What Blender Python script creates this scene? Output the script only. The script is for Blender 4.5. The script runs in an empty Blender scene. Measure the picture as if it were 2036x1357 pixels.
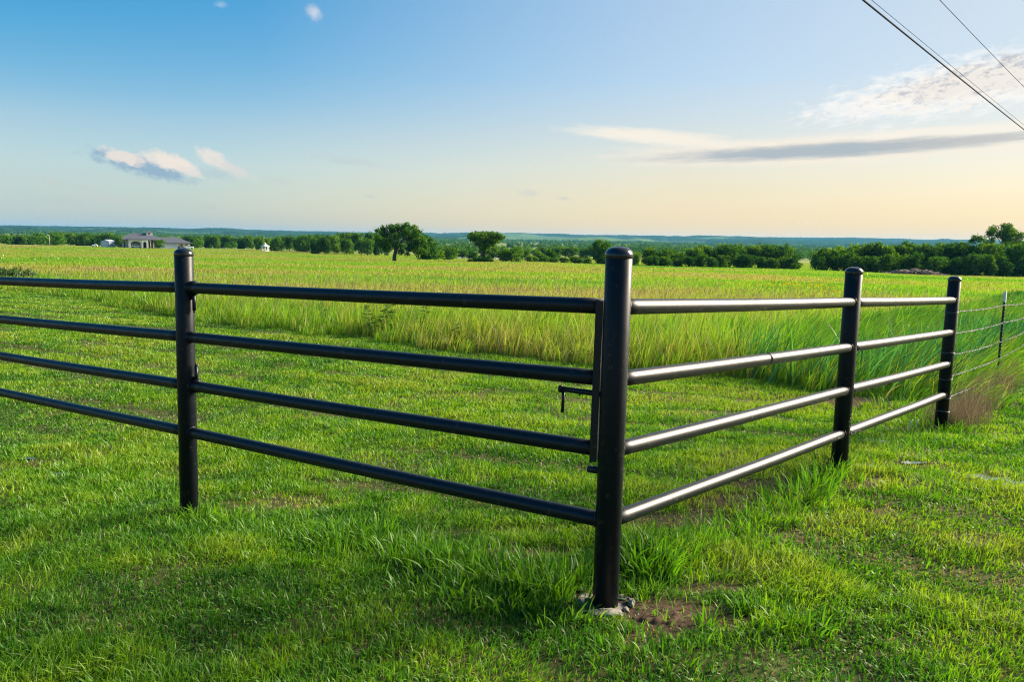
import bpy, bmesh, math, random
import numpy as np
from mathutils import Vector, Matrix

random.seed(7)
RNG = np.random.default_rng(7)
scene = bpy.context.scene
COL = scene.collection
R = math.radians

# ------------------------------------------------------------------ camera
PW, PH = 2036, 1357
F = 28 / 36 * PW
EYE = np.array([0.0, 0.0, 1.6])
PITCH, ROLL = R(7.39), R(1.0)
_a = math.pi / 2 - PITCH
RX = np.array([[1, 0, 0], [0, math.cos(_a), -math.sin(_a)], [0, math.sin(_a), math.cos(_a)]])
RZ = np.array([[math.cos(ROLL), -math.sin(ROLL), 0], [math.sin(ROLL), math.cos(ROLL), 0], [0, 0, 1]])
RC = RX @ RZ
cam = bpy.data.cameras.new("camera")
cam.lens, cam.sensor_width = 28, 36
cam.clip_start, cam.clip_end = 0.05, 60000
cam_ob = bpy.data.objects.new("camera", cam)
COL.objects.link(cam_ob)
M = Matrix(RC.tolist()).to_4x4()
M.translation = Vector(EYE)
cam_ob.matrix_world = M
scene.camera = cam_ob


def ray(px, py):
    return RC @ np.array([(px - PW / 2) / F, -(py - PH / 2) / F, -1.0])


def horizon(px):
    return 473.14 + (px - 1018) * math.tan(ROLL)


# ------------------------------------------------------------------ noise
def _hash(ix, iy, s):
    n = (ix * 374761393 + iy * 668265263 + s * 1442695041) & 0xFFFFFFFF
    n = ((n ^ (n >> 13)) * 1274126177) & 0xFFFFFFFF
    n = n ^ (n >> 16)
    return (n & 0xFFFF) / 65535.0


def vnoise(x, y, s=0):
    x = np.asarray(x, float); y = np.asarray(y, float)
    ix = np.floor(x).astype(np.int64); iy = np.floor(y).astype(np.int64)
    fx = x - ix; fy = y - iy
    fx = fx * fx * (3 - 2 * fx); fy = fy * fy * (3 - 2 * fy)
    a = _hash(ix, iy, s); b = _hash(ix + 1, iy, s); c = _hash(ix, iy + 1, s); d = _hash(ix + 1, iy + 1, s)
    return (a + (b - a) * fx) * (1 - fy) + (c + (d - c) * fx) * fy


def fbm(x, y, s=0, o=4):
    v = 0; amp = .5; tot = 0
    for k in range(o):
        v = v + amp * vnoise(x, y, s + k * 17); tot += amp
        x = x * 2.03 + 11.7; y = y * 2.03 + 5.3; amp *= .5
    return v / tot


def sstep(a, b, x):
    t = np.clip((np.asarray(x, float) - a) / (b - a), 0, 1)
    return t * t * (3 - 2 * t)


# ------------------------------------------------------------------ terrain
NEAR = np.array([
    (.44, 3.37, -.02), (-2.09, 5.03, -.25), (2.34, 5.5, -.02), (4.25, 7.7, -.22), (-4.5, 6.7, -.42), (7.33, 11.84, -.39),
    (4.35, 10.2, -.35), (1.87, 12.5, -.45), (-1.7, 15.1, -.5), (-6.4, 18.7, -.6), (-14, 27, -.8), (-24, 37, -1.0),
    (-1.8, 2.65, -.03), (0, 2.7, 0), (1.9, 2.77, .02), (3.6, 5.4, .0), (0, 0, 0), (-4, 0, 0), (4, 0, .03), (8, 8, -.12), (12, 12, -.3),
    (20, 20, -.7), (-8, 8, -.5), (-10, 14, -.6), (0, 22, -.8), (8, 22, -.85), (0, 40, -1.25), (25, 38, -1.4), (-40, 40, -1.1),
    (0, -6, 0), (8, -4, 0), (-8, -4, 0), (45, 10, -.8), (-45, 10, -.7), (-22, 14, -.6), (24, 10, -.5)])


def _phi(d2):
    return np.sqrt(d2 + 4.0)


_d2 = ((NEAR[:, None, :2] - NEAR[None, :, :2]) ** 2).sum(-1)
_W = np.linalg.solve(_phi(_d2) + np.eye(len(NEAR)) * -.02, NEAR[:, 2])
PR = np.array([0, 40, 100, 190, 260, 300, 380, 450, 600, 900, 1500, 20000.])
PL_ = np.array([-.2, -1.15, -2.2, -3.7, -4.5, -4.9, -5.5, -5.9, -8.5, -12, -14, -14.])
PC_ = np.array([-.2, -1.3, -2.7, -4.5, -6.0, -6.8, -8.0, -9.0, -11.5, -14, -15, -15.])
PR_ = np.array([-.2, -1.45, -2.9, -4.7, -5.9, -6.5, -7.6, -8.4, -10, -13, -15, -15.])


def ground(x, y):
    x = np.asarray(x, float); y = np.asarray(y, float)
    sh = x.shape; x = x.ravel(); y = y.ravel()
    r = np.hypot(x, y)
    az = np.clip(np.arctan2(x, np.maximum(y, .01)), -R(33), R(33)) / R(33)
    zl, zc, zr = np.interp(r, PR, PL_), np.interp(r, PR, PC_), np.interp(r, PR, PR_)
    w = np.abs(az); w = w * w * (3 - 2 * w)
    zf = zc + (np.where(az < 0, zl, zr) - zc) * w
    zf = zf + (fbm(x * .02, y * .02, 5, 3) - .5) * np.minimum(r * .006, .9)
    z = zf.copy()
    m = r < 50
    if m.any():
        xm, ym = x[m], y[m]
        zn = np.zeros(len(xm))
        for k in range(0, len(xm), 40000):
            s = slice(k, k + 40000)
            zn[s] = _phi((xm[s, None] - NEAR[None, :, 0]) ** 2 + (ym[s, None] - NEAR[None, :, 1]) ** 2) @ _W
        b = sstep(26, 48, r[m])
        z[m] = zn * (1 - b) + zf[m] * b
    z = z + (fbm(x * .9, y * .9, 9, 3) - .5) * .05 * sstep(1.5, 4, r) + (fbm(x * 3.1, y * 3.1, 3, 2) - .5) * .02
    return z.reshape(sh)


def g1(x, y):
    return float(ground(np.array([x]), np.array([y]))[0])


def at(px, py):
    """the ground point seen along a direction (marching along the sight line)"""
    d = ray(px, py); t0 = 1.5; t = t0
    while t < 900:
        p = EYE + d * t
        if p[2] < g1(p[0], p[1]):
            lo, hi = t0, t
            for _ in range(18):
                m = (lo + hi) / 2; p = EYE + d * m
                if p[2] < g1(p[0], p[1]): hi = m
                else: lo = m
            return p[0], p[1]
        t0 = t; t *= 1.03
    return p[0], p[1]


# edge between the mown lawn and the tall pasture
EDGE = np.array([(-400, 330), (-120, 125), (-60, 72), (-24, 37.5), (-14, 27), (-9.5, 21.6), (-6.4, 18.7), (-3.6, 16.7), (-1.7, 15.1), (0.2, 13.7),
                 (1.87, 12.5), (3.2, 11.3), (4.3, 10.1), (4.9, 9.35), (5.45, 9.3), (7.33, 11.84), (10.43, 16.0), (40.3, 56), (190, 257), (600, 806)])


def tallness(x, y):
    """signed metres into the tall pasture"""
    return (y - np.interp(x, EDGE[:, 0], EDGE[:, 1])) * .75


# ------------------------------------------------------------------ materials
def mat(name):
    m = bpy.data.materials.new(name); m.use_nodes = True
    nt = m.node_tree
    for n in list(nt.nodes): nt.nodes.remove(n)
    out = nt.nodes.new("ShaderNodeOutputMaterial")
    return m, nt, out


def N(nt, t, **kw):
    n = nt.nodes.new(t)
    for k, v in kw.items():
        if k.startswith("i_"):
            n.inputs[k[2:].replace("_", " ")].default_value = v
        else:
            setattr(n, k, v)
    return n


def ramp(nt, stops):
    n = nt.nodes.new("ShaderNodeValToRGB")
    e = n.color_ramp.elements
    while len(e) < len(stops): e.new(.5)
    for el, (p, c) in zip(e, stops):
        el.position = p; el.color = (*c, 1) if len(c) == 3 else c
    return n


def simple(name, col, rough=.6, var=.15, scale=6, metallic=0, bump=0, spec=.5):
    m, nt, out = mat(name)
    p = N(nt, "ShaderNodeBsdfPrincipled"); p.inputs["Roughness"].default_value = rough; p.inputs["Metallic"].default_value = metallic
    p.inputs["Specular IOR Level"].default_value = spec
    tc = N(nt, "ShaderNodeTexCoord"); no = N(nt, "ShaderNodeTexNoise"); no.inputs["Scale"].default_value = scale; no.inputs["Detail"].default_value = 5
    nt.links.new(tc.outputs["Object"], no.inputs["Vector"])
    rp = ramp(nt, [(.3, tuple(c * (1 - var) for c in col)), (.7, tuple(min(1, c * (1 + var)) for c in col))])
    nt.links.new(no.outputs["Fac"], rp.inputs[0]); nt.links.new(rp.outputs[0], p.inputs["Base Color"])
    if bump:
        b = N(nt, "ShaderNodeBump"); b.inputs["Strength"].default_value = bump; b.inputs["Distance"].default_value = .01
        nt.links.new(no.outputs["Fac"], b.inputs["Height"]); nt.links.new(b.outputs[0], p.inputs["Normal"])
    nt.links.new(p.outputs[0], out.inputs[0])
    return m


def leafy(name, stops, trans=.45, gloss=.03, rough=.5, warm=(1.25, 1.15, .45), perobj=0):
    """foliage: per-leaf 'tone' attribute picks a colour; diffuse + translucent + a little gloss"""
    m, nt, out = mat(name)
    a = N(nt, "ShaderNodeAttribute", attribute_name="tone")
    rp = ramp(nt, stops)
    if perobj:
        oi = N(nt, "ShaderNodeObjectInfo"); mm = N(nt, "ShaderNodeMath", operation="MULTIPLY_ADD"); mm.inputs[1].default_value = perobj; nt.links.new(oi.outputs["Random"], mm.inputs[0])
        ms = N(nt, "ShaderNodeMath", operation="SUBTRACT"); nt.links.new(a.outputs["Fac"], ms.inputs[0]); ms.inputs[1].default_value = perobj / 2; nt.links.new(ms.outputs[0], mm.inputs[2])
        nt.links.new(mm.outputs[0], rp.inputs[0])
    else:
        nt.links.new(a.outputs["Fac"], rp.inputs[0])
    d = N(nt, "ShaderNodeBsdfDiffuse"); t = N(nt, "ShaderNodeBsdfTranslucent")
    mul = N(nt, "ShaderNodeMix", data_type="RGBA", blend_type="MULTIPLY"); mul.inputs["Factor"].default_value = 1
    mul.inputs["B"].default_value = (*warm, 1)
    nt.links.new(rp.outputs[0], d.inputs[0]); nt.links.new(rp.outputs[0], mul.inputs["A"]); nt.links.new(mul.outputs["Result"], t.inputs[0])
    mx = N(nt, "ShaderNodeMixShader"); mx.inputs[0].default_value = trans
    nt.links.new(d.outputs[0], mx.inputs[1]); nt.links.new(t.outputs[0], mx.inputs[2])
    g = N(nt, "ShaderNodeBsdfGlossy"); g.inputs["Roughness"].default_value = rough
    m2 = N(nt, "ShaderNodeMixShader"); m2.inputs[0].default_value = gloss
    nt.links.new(mx.outputs[0], m2.inputs[1]); nt.links.new(g.outputs[0], m2.inputs[2])
    nt.links.new(m2.outputs[0], out.inputs[0])
    return m


LAWN_STOPS = [(0, (.025, .105, .006)), (.25, (.055, .19, .008)), (.5, (.115, .275, .010)), (.75, (.20, .35, .014)), (.86, (.20, .19, .07)), (1, (.26, .22, .13))]
TALL_STOPS = [(0, (.025, .12, .012)), (.3, (.09, .24, .012)), (.55, (.19, .33, .016)), (.75, (.27, .285, .050)), (.88, (.29, .255, .085)), (1, (.31, .25, .13))]
M_LAWN = leafy("mown_grass_blades", LAWN_STOPS)
M_TALL = leafy("pasture_grass_blades", TALL_STOPS, trans=.5, warm=(1.02, 1.15, .5))
M_REED = leafy("reed_blades", [(0, (.018, .085, .026)), (.4, (.05, .19, .045)), (.7, (.12, .31, .05)), (1, (.2, .38, .06))], trans=.4, gloss=.06, rough=.35, warm=(.95, 1.12, .6))
M_DRY = leafy("dry_grass_stalks", [(0, (.11, .085, .05)), (.5, (.20, .16, .10)), (1, (.32, .27, .18))], trans=.25, warm=(1, .9, .7))
M_TREE = leafy("tree_leaves", [(0, (.018, .070, .012)), (.35, (.040, .125, .016)), (.65, (.075, .175, .016)), (1, (.14, .26, .022))], trans=.38, gloss=0, perobj=.36)
M_BARK = simple("bark", (.09, .07, .05), .9, .4, 3)


def paint_mat(name, spec, rl, rh):
    m, nt, out = mat(name)
    p = N(nt, "ShaderNodeBsdfPrincipled")
    tc = N(nt, "ShaderNodeTexCoord")
    n1 = N(nt, "ShaderNodeTexNoise"); n1.inputs["Scale"].default_value = 9; n1.inputs["Detail"].default_value = 6
    n2 = N(nt, "ShaderNodeTexNoise"); n2.inputs["Scale"].default_value = 130; n2.inputs["Detail"].default_value = 3
    n3 = N(nt, "ShaderNodeTexNoise"); n3.inputs["Scale"].default_value = 34; n3.inputs["Detail"].default_value = 8
    for n in (n1, n2, n3): nt.links.new(tc.outputs["Object"], n.inputs["Vector"])
    r1 = N(nt, "ShaderNodeMapRange"); r1.inputs[1].default_value = .3; r1.inputs[2].default_value = .7; r1.inputs[3].default_value = rl; r1.inputs[4].default_value = rh
    nt.links.new(n1.outputs["Fac"], r1.inputs[0]); nt.links.new(r1.outputs[0], p.inputs["Roughness"])
    rc = ramp(nt, [(.0, (.004, .006, .010)), (.63, (.006, .009, .014)), (.70, (.035, .030, .024)), (1, (.10, .07, .045))])
    nt.links.new(n3.outputs["Fac"], rc.inputs[0])
    n4 = N(nt, "ShaderNodeTexNoise"); n4.inputs["Scale"].default_value = 210; n4.inputs["Detail"].default_value = 2; nt.links.new(tc.outputs["Object"], n4.inputs["Vector"])
    r4 = ramp(nt, [(.70, (0, 0, 0)), (.76, (1, 1, 1))]); nt.links.new(n4.outputs["Fac"], r4.inputs[0])
    xm = N(nt, "ShaderNodeMix", data_type="RGBA"); nt.links.new(r4.outputs[0], xm.inputs["Factor"]); nt.links.new(rc.outputs[0], xm.inputs["A"]); xm.inputs["B"].default_value = (.03, .03, .03, 1)
    nt.links.new(xm.outputs["Result"], p.inputs["Base Color"])
    b = N(nt, "ShaderNodeBump"); b.inputs["Strength"].default_value = .05; b.inputs["Distance"].default_value = .001
    nt.links.new(n2.outputs["Fac"], b.inputs["Height"]); nt.links.new(b.outputs[0], p.inputs["Normal"])
    p.inputs["Specular IOR Level"].default_value = spec
    nt.links.new(p.outputs[0], out.inputs[0])
    return m


M_PAINT = paint_mat("black_rail_paint", .30, .36, .46)
M_POST = paint_mat("black_post_coating", .20, .36, .5)
M_CONC = simple("concrete", (.17, .155, .135), .95, .5, 26, bump=1)
M_WIRE = simple("galvanised_wire", (.12, .125, .13), .55, .4, 60, metallic=.4)
M_WHITE = simple("white_paint", (.78, .78, .76), .5, .04, 3)
M_CABLE = simple("black_cable", (.012, .014, .02), .9, .1, 3, spec=.05)


# ------------------------------------------------------------------ object helpers
def tag(o, label=None, cat=None, group=None, kind=None):
    if label: o["label"] = label
    if cat: o["category"] = cat
    if group: o["group"] = group
    if kind: o["kind"] = kind
    return o


def empty(name, loc, rz=0):
    o = bpy.data.objects.new(name, None); COL.objects.link(o)
    o.empty_display_size = .2
    o.location = loc; o.rotation_euler = (0, 0, rz)
    return o


def link(name, me, m=None, parent=None, smooth=False):
    o = bpy.data.objects.new(name, me); COL.objects.link(o)
    if m is not None and len(me.materials) == 0: me.materials.append(m)
    if parent is not None: o.parent = parent
    if smooth: me.polygons.foreach_set("use_smooth", np.ones(len(me.polygons), bool))
    return o


def fastmesh(name, V, quads=None, tris=None, attrs=None):
    me = bpy.data.meshes.new(name)
    nq = 0 if quads is None else len(quads); ntr = 0 if tris is None else len(tris)
    me.vertices.add(len(V)); me.vertices.foreach_set("co", np.ascontiguousarray(V, np.float32).ravel())
    loops = []
    if nq: loops.append(np.asarray(quads, np.int32).ravel())
    if ntr: loops.append(np.asarray(tris, np.int32).ravel())
    loops = np.concatenate(loops)
    me.loops.add(len(loops)); me.loops.foreach_set("vertex_index", loops)
    me.polygons.add(nq + ntr)
    st = np.concatenate([np.arange(nq) * 4, nq * 4 + np.arange(ntr) * 3]).astype(np.int32)
    me.polygons.foreach_set("loop_start", st)
    for k, v in (attrs or {}).items():
        at_ = me.attributes.new(k, "FLOAT", "POINT"); at_.data.foreach_set("value", np.ascontiguousarray(v, np.float32))
    me.update(calc_edges=True)
    return me


class MB:
    """collects boxes, tubes, lathes into one mesh"""
    def __init__(s): s.bm = bmesh.new()

    def box(s, c, size, rz=0, rx=0, ry=0, bev=0):
        mt = Matrix.Translation(c) @ Matrix.Rotation(rz, 4, 'Z') @ Matrix.Rotation(ry, 4, 'Y') @ Matrix.Rotation(rx, 4, 'X') @ Matrix.Diagonal((*size, 1))
        r = bmesh.ops.create_cube(s.bm, size=1, matrix=mt)
        if bev:
            ed = list({e for v in r["verts"] for e in v.link_edges})
            bmesh.ops.bevel(s.bm, geom=ed, offset=bev, segments=2, affect='EDGES', profile=.5)
        return s

    def tube(s, pts, rad, n=12, cap=True):
        pts = [Vector(p) for p in pts]
        if not hasattr(rad, "__len__"): rad = [rad] * len(pts)
        rings = []; up = None
        for i, p in enumerate(pts):
            d = (pts[min(i + 1, len(pts) - 1)] - pts[max(i - 1, 0)]).normalized()
            if up is None:
                up = Vector((0, 0, 1)) if abs(d.z) < .9 else Vector((1, 0, 0))
            a = d.cross(up).normalized(); b = a.cross(d).normalized(); up = b
            rings.append([s.bm.verts.new(p + (a * math.cos(t) + b * math.sin(t)) * rad[i]) for t in (2 * math.pi * k / n for k in range(n))])
        for q, w in zip(rings, rings[1:]):
            for k in range(n): s.bm.faces.new((q[k], q[(k + 1) % n], w[(k + 1) % n], w[k])).smooth = True
        if cap:
            s.bm.faces.new(rings[0][::-1]); s.bm.faces.new(rings[-1])
        return s

    def lathe(s, c, axis, prof, n=40):
        """prof: (radius, height) along axis from c"""
        ax = Vector(axis).normalized(); u = ax.orthogonal().normalized(); v = ax.cross(u)
        c = Vector(c); rings = []
        for r_, h in prof:
            if r_ < 1e-5: rings.append([s.bm.verts.new(c + ax * h)])
            else: rings.append([s.bm.verts.new(c + ax * h + (u * math.cos(t) + v * math.sin(t)) * r_) for t in (2 * math.pi * k / n for k in range(n))])
        for q, w in zip(rings, rings[1:]):
            for k in range(n):
                a, b = q[k % len(q)], q[(k + 1) % len(q)]; c2, d2 = w[(k + 1) % len(w)], w[k % len(w)]
                f = [a, b, c2, d2]; f = [x for i, x in enumerate(f) if x not in f[:i]]
                if len(f) > 2: s.bm.faces.new(f).smooth = True
        return s

    def poly(s, pts):
        s.bm.faces.new([s.bm.verts.new(p) for p in pts]); return s

    def hull(s, pts, faces):
        vs = [s.bm.verts.new(p) for p in pts]
        for f in faces: s.bm.faces.new([vs[i] for i in f])
        return s

    def build(s, name, m, parent=None):
        bmesh.ops.recalc_face_normals(s.bm, faces=s.bm.faces[:])
        me = bpy.data.meshes.new(name); s.bm.to_mesh(me); s.bm.free()
        return link(name, me, m, parent)


# ------------------------------------------------------------------ ground sheet
def soil_spots():
    # (pixel x, pixel y, half width m, half depth m, strength)
    L = [(530, 1000, .42, .16, .75), (470, 985, .25, .1, .5), (650, 1010, .3, .1, .45), (1350, 1035, .5, .14, .6), (1480, 1000, .5, .14, .6), (1610, 965, .45, .15, .8),
         (1040, 1103, .22, .07, .95), (1310, 1225, .24, .13, 1.0), (1380, 1240, .2, .1, .8), (1210, 1205, .2, .13, 1.0), (1750, 1018, .12, .05, .8), (1555, 1065, .12, .05, .7),
         (1080, 1060, .5, .06, .5), (760, 1105, .2, .05, .6), (1370, 1175, .18, .05, .7), (1700, 800, .5, .4, .95), (1620, 800, .4, .3, .5), (1480, 800, .3, .15, .6),
         (60, 925, .35, .18, .5), (1800, 925, .3, .12, .6), (1710, 930, .3, .1, .6), (950, 1180, .15, .04, .5), (1270, 1265, .15, .06, .8), (1440, 1170, .14, .05, .5),
         (1780, 850, .3, .15, .3), (1900, 1070, .2, .06, .4), (700, 1290, .12, .05, .4), (420, 1130, .2, .06, .3), (860, 945, .12, .05, .3), (1750, 1230, .12, .05, .5)]
    return [(*at(a, b), c, d, e) for a, b, c, d, e in L]


SOIL = soil_spots()
WET = [(*at(120, 945), .07, .03), (*at(1943, 952), .09, .045), (*at(1982, 957), .12, .05), (*at(2030, 967), .12, .06), (*at(1710, 929), .12, .03), (*at(1818, 924), .12, .03), (*at(1755, 880), .05, .02), (*at(60, 915), .06, .03)]


def soilmask(x, y):
    m = np.zeros_like(x)
    wob = (fbm(x * 6, y * 6, 31, 3) - .5) * 1.6
    for cx, cy, a, b, s in SOIL:
        d = np.sqrt(((x - cx) / (a * 1.25)) ** 2 + ((y - cy) / (b * 1.45)) ** 2) + wob
        m = np.maximum(m, s * (1 - sstep(.6, 1.15, d)))
    return m


def wetmask(x, y):
    m = np.zeros_like(x)
    for cx, cy, a, b in WET:
        d = np.sqrt(((x - cx) / (a * 1.25)) ** 2 + ((y - cy + .4 * b) / (b * 2.2)) ** 2)
        m = np.maximum(m, 1 - sstep(.75, 1.15, d))
    return m


def build_ground():
    rr = np.concatenate([[0.0], np.geomspace(.6, 14000, 330)])
    th = np.concatenate([np.linspace(-R(46), R(46), 300), np.linspace(R(46), R(314), 70)[1:-1]])
    A, B = np.meshgrid(rr[1:], th, indexing="ij")
    X = A * np.sin(B); Y = A * np.cos(B); Z = ground(X, Y)
    n, k = X.shape
    V = np.stack([X.ravel(), Y.ravel(), Z.ravel()], 1)
    V = np.vstack([V, [[0, 0, g1(0, 0)]]])
    i, j = np.meshgrid(np.arange(n - 1), np.arange(k), indexing="ij")
    j2 = (j + 1) % k
    q = np.stack([i * k + j, i * k + j2, (i + 1) * k + j2, (i + 1) * k + j], -1).reshape(-1, 4)[:, ::-1]
    jj = np.arange(k)
    t = np.stack([np.full(k, n * k), jj, (jj + 1) % k], 1)[:, ::-1]
    tall = sstep(-.3, .6, tallness(V[:, 0], V[:, 1]))
    so = soilmask(V[:, 0], V[:, 1])
    me = fastmesh("ground", V, q, t, {"pasture": tall, "soil": so})
    m, nt, out = mat("ground_soil_and_turf")
    p = N(nt, "ShaderNodeBsdfPrincipled"); p.inputs["Roughness"].default_value = .95; p.inputs["Specular IOR Level"].default_value = .15
    tc = N(nt, "ShaderNodeTexCoord")
    na = N(nt, "ShaderNodeTexNoise"); na.inputs["Scale"].default_value = 26; na.inputs["Detail"].default_value = 8; na.inputs["Roughness"].default_value = .7
    nb = N(nt, "ShaderNodeTexNoise"); nb.inputs["Scale"].default_value = .03; nb.inputs["Detail"].default_value = 9; nb.inputs["Roughness"].default_value = .68
    mp = N(nt, "ShaderNodeMapping"); mp.inputs["Scale"].default_value = (.45, 1.2, 1); mp.inputs["Rotation"].default_value = (0, 0, R(10))
    nc = N(nt, "ShaderNodeTexNoise"); nc.inputs["Scale"].default_value = 1.3; nc.inputs["Detail"].default_value = 6
    nt.links.new(tc.outputs["Object"], na.inputs["Vector"]); nt.links.new(tc.outputs["Object"], mp.inputs[0]); nt.links.new(mp.outputs[0], nb.inputs["Vector"]); nt.links.new(tc.outputs["Object"], nc.inputs["Vector"])
    lawn = ramp(nt, [(.32, (.035, .026, .014)), (.5, (.07, .075, .022)), (.68, (.14, .13, .05))])
    nt.links.new(na.outputs["Fac"], lawn.inputs[0])
    fld = ramp(nt, [(.30, (.075, .15, .022)), (.45, (.13, .19, .026)), (.56, (.18, .20, .032)), (.70, (.23, .19, .06))])
    nt.links.new(nb.outputs["Fac"], fld.inputs[0])
    dirt = ramp(nt, [(.3, (.035, .021, .012)), (.6, (.085, .054, .032)), (.8, (.15, .105, .07))])
    nt.links.new(na.outputs["Fac"], dirt.inputs[0])
    a1 = N(nt, "ShaderNodeAttribute", attribute_name="pasture"); a2 = N(nt, "ShaderNodeAttribute", attribute_name="soil")
    x1 = N(nt, "ShaderNodeMix", data_type="RGBA"); x2 = N(nt, "ShaderNodeMix", data_type="RGBA")
    nt.links.new(a1.outputs["Fac"], x1.inputs["Factor"]); nt.links.new(lawn.outputs[0], x1.inputs["A"]); nt.links.new(fld.outputs[0], x1.inputs["B"])
    nt.links.new(a2.outputs["Fac"], x2.inputs["Factor"]); nt.links.new(x1.outputs["Result"], x2.inputs["A"]); nt.links.new(dirt.outputs[0], x2.inputs["B"])
    nt.links.new(x2.outputs["Result"], p.inputs["Base Color"])
    b = N(nt, "ShaderNodeBump"); b.inputs["Strength"].default_value = .6; b.inputs["Distance"].default_value = .03
    nt.links.new(na.outputs["Fac"], b.inputs["Height"]); nt.links.new(b.outputs[0], p.inputs["Normal"])
    nt.links.new(p.outputs[0], out.inputs[0])
    tag(link("ground", me, m, smooth=True), kind="structure")


build_ground()


# ------------------------------------------------------------------ grass blades
def blades(name, x, y, h, w, lx, ly, tone, m, nseg=3, droop=.35, z=None, label=None, cat=None, twist=None):
    n = len(x)
    z = ground(x, y) if z is None else z
    phi = RNG.uniform(0, 2 * np.pi, n)
    ux, uy = np.cos(phi), np.sin(phi)
    ts = np.linspace(0, 1, nseg + 1)
    nv = nseg * 2 + 1
    V = np.zeros((n, nv, 3), np.float32)
    lean = np.hypot(lx, ly)
    for k, t in enumerate(ts):
        cx = x + lx * h * (.35 * t + .65 * t * t); cy = y + ly * h * (.35 * t + .65 * t * t)
        cz = z - .012 * (t == 0) + h * (t - droop * np.minimum(lean, 1.5) * t * t)
        if k == nseg:
            V[:, -1] = np.stack([cx, cy, cz], 1)
        else:
            ww = w * (1 - .75 * t ** 2) * .5 * (.75 if k == 0 else 1)
            V[:, 2 * k] = np.stack([cx - ux * ww, cy - uy * ww, cz], 1)
            V[:, 2 * k + 1] = np.stack([cx + ux * ww, cy + uy * ww, cz], 1)
    b = (np.arange(n) * nv)[:, None]
    q = np.concatenate([b + np.array([[2 * k, 2 * k + 1, 2 * k + 3, 2 * k + 2]]) for k in range(nseg - 1)], 0) if nseg > 1 else None
    t = b + np.array([[nv - 3, nv - 2, nv - 1]])
    me = fastmesh(name, V.reshape(-1, 3), q, t, {"tone": np.repeat(np.clip(tone, 0, 1), nv)})
    o = link(name, me, m, smooth=True)
    return o


def sample_polar(dens, r0, r1, half=R(41), off=0.0, steps=60):
    """random ground points round the camera with density dens(r) per m2"""
    xs, ys = [], []
    e = np.geomspace(r0, r1, steps + 1)
    for a, b in zip(e, e[1:]):
        n = RNG.poisson(dens((a + b) / 2) * half * (b * b - a * a))
        r = np.sqrt(RNG.uniform(a * a, b * b, n)); t = RNG.uniform(-half, half, n) + off
        xs.append(r * np.sin(t)); ys.append(r * np.cos(t))
    return np.concatenate(xs), np.concatenate(ys)


GDIR = np.array([.836, -.549])     # along the gate
GNOR = np.array([.549, .836])


def fence_dist(x, y):
    """distance to the pipe fence line"""
    P = [(-6.2, 7.85), (-2.08, 5.03), (.44, 3.37), (2.34, 5.5), (4.25, 7.7)]
    d = np.full(x.shape, 99.)
    for (ax, ay), (bx, by) in zip(P, P[1:]):
        vx, vy = bx - ax, by - ay; t = np.clip(((x - ax) * vx + (y - ay) * vy) / (vx * vx + vy * vy), 0, 1)
        d = np.minimum(d, np.hypot(x - ax - t * vx, y - ay - t * vy))
    return d


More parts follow.
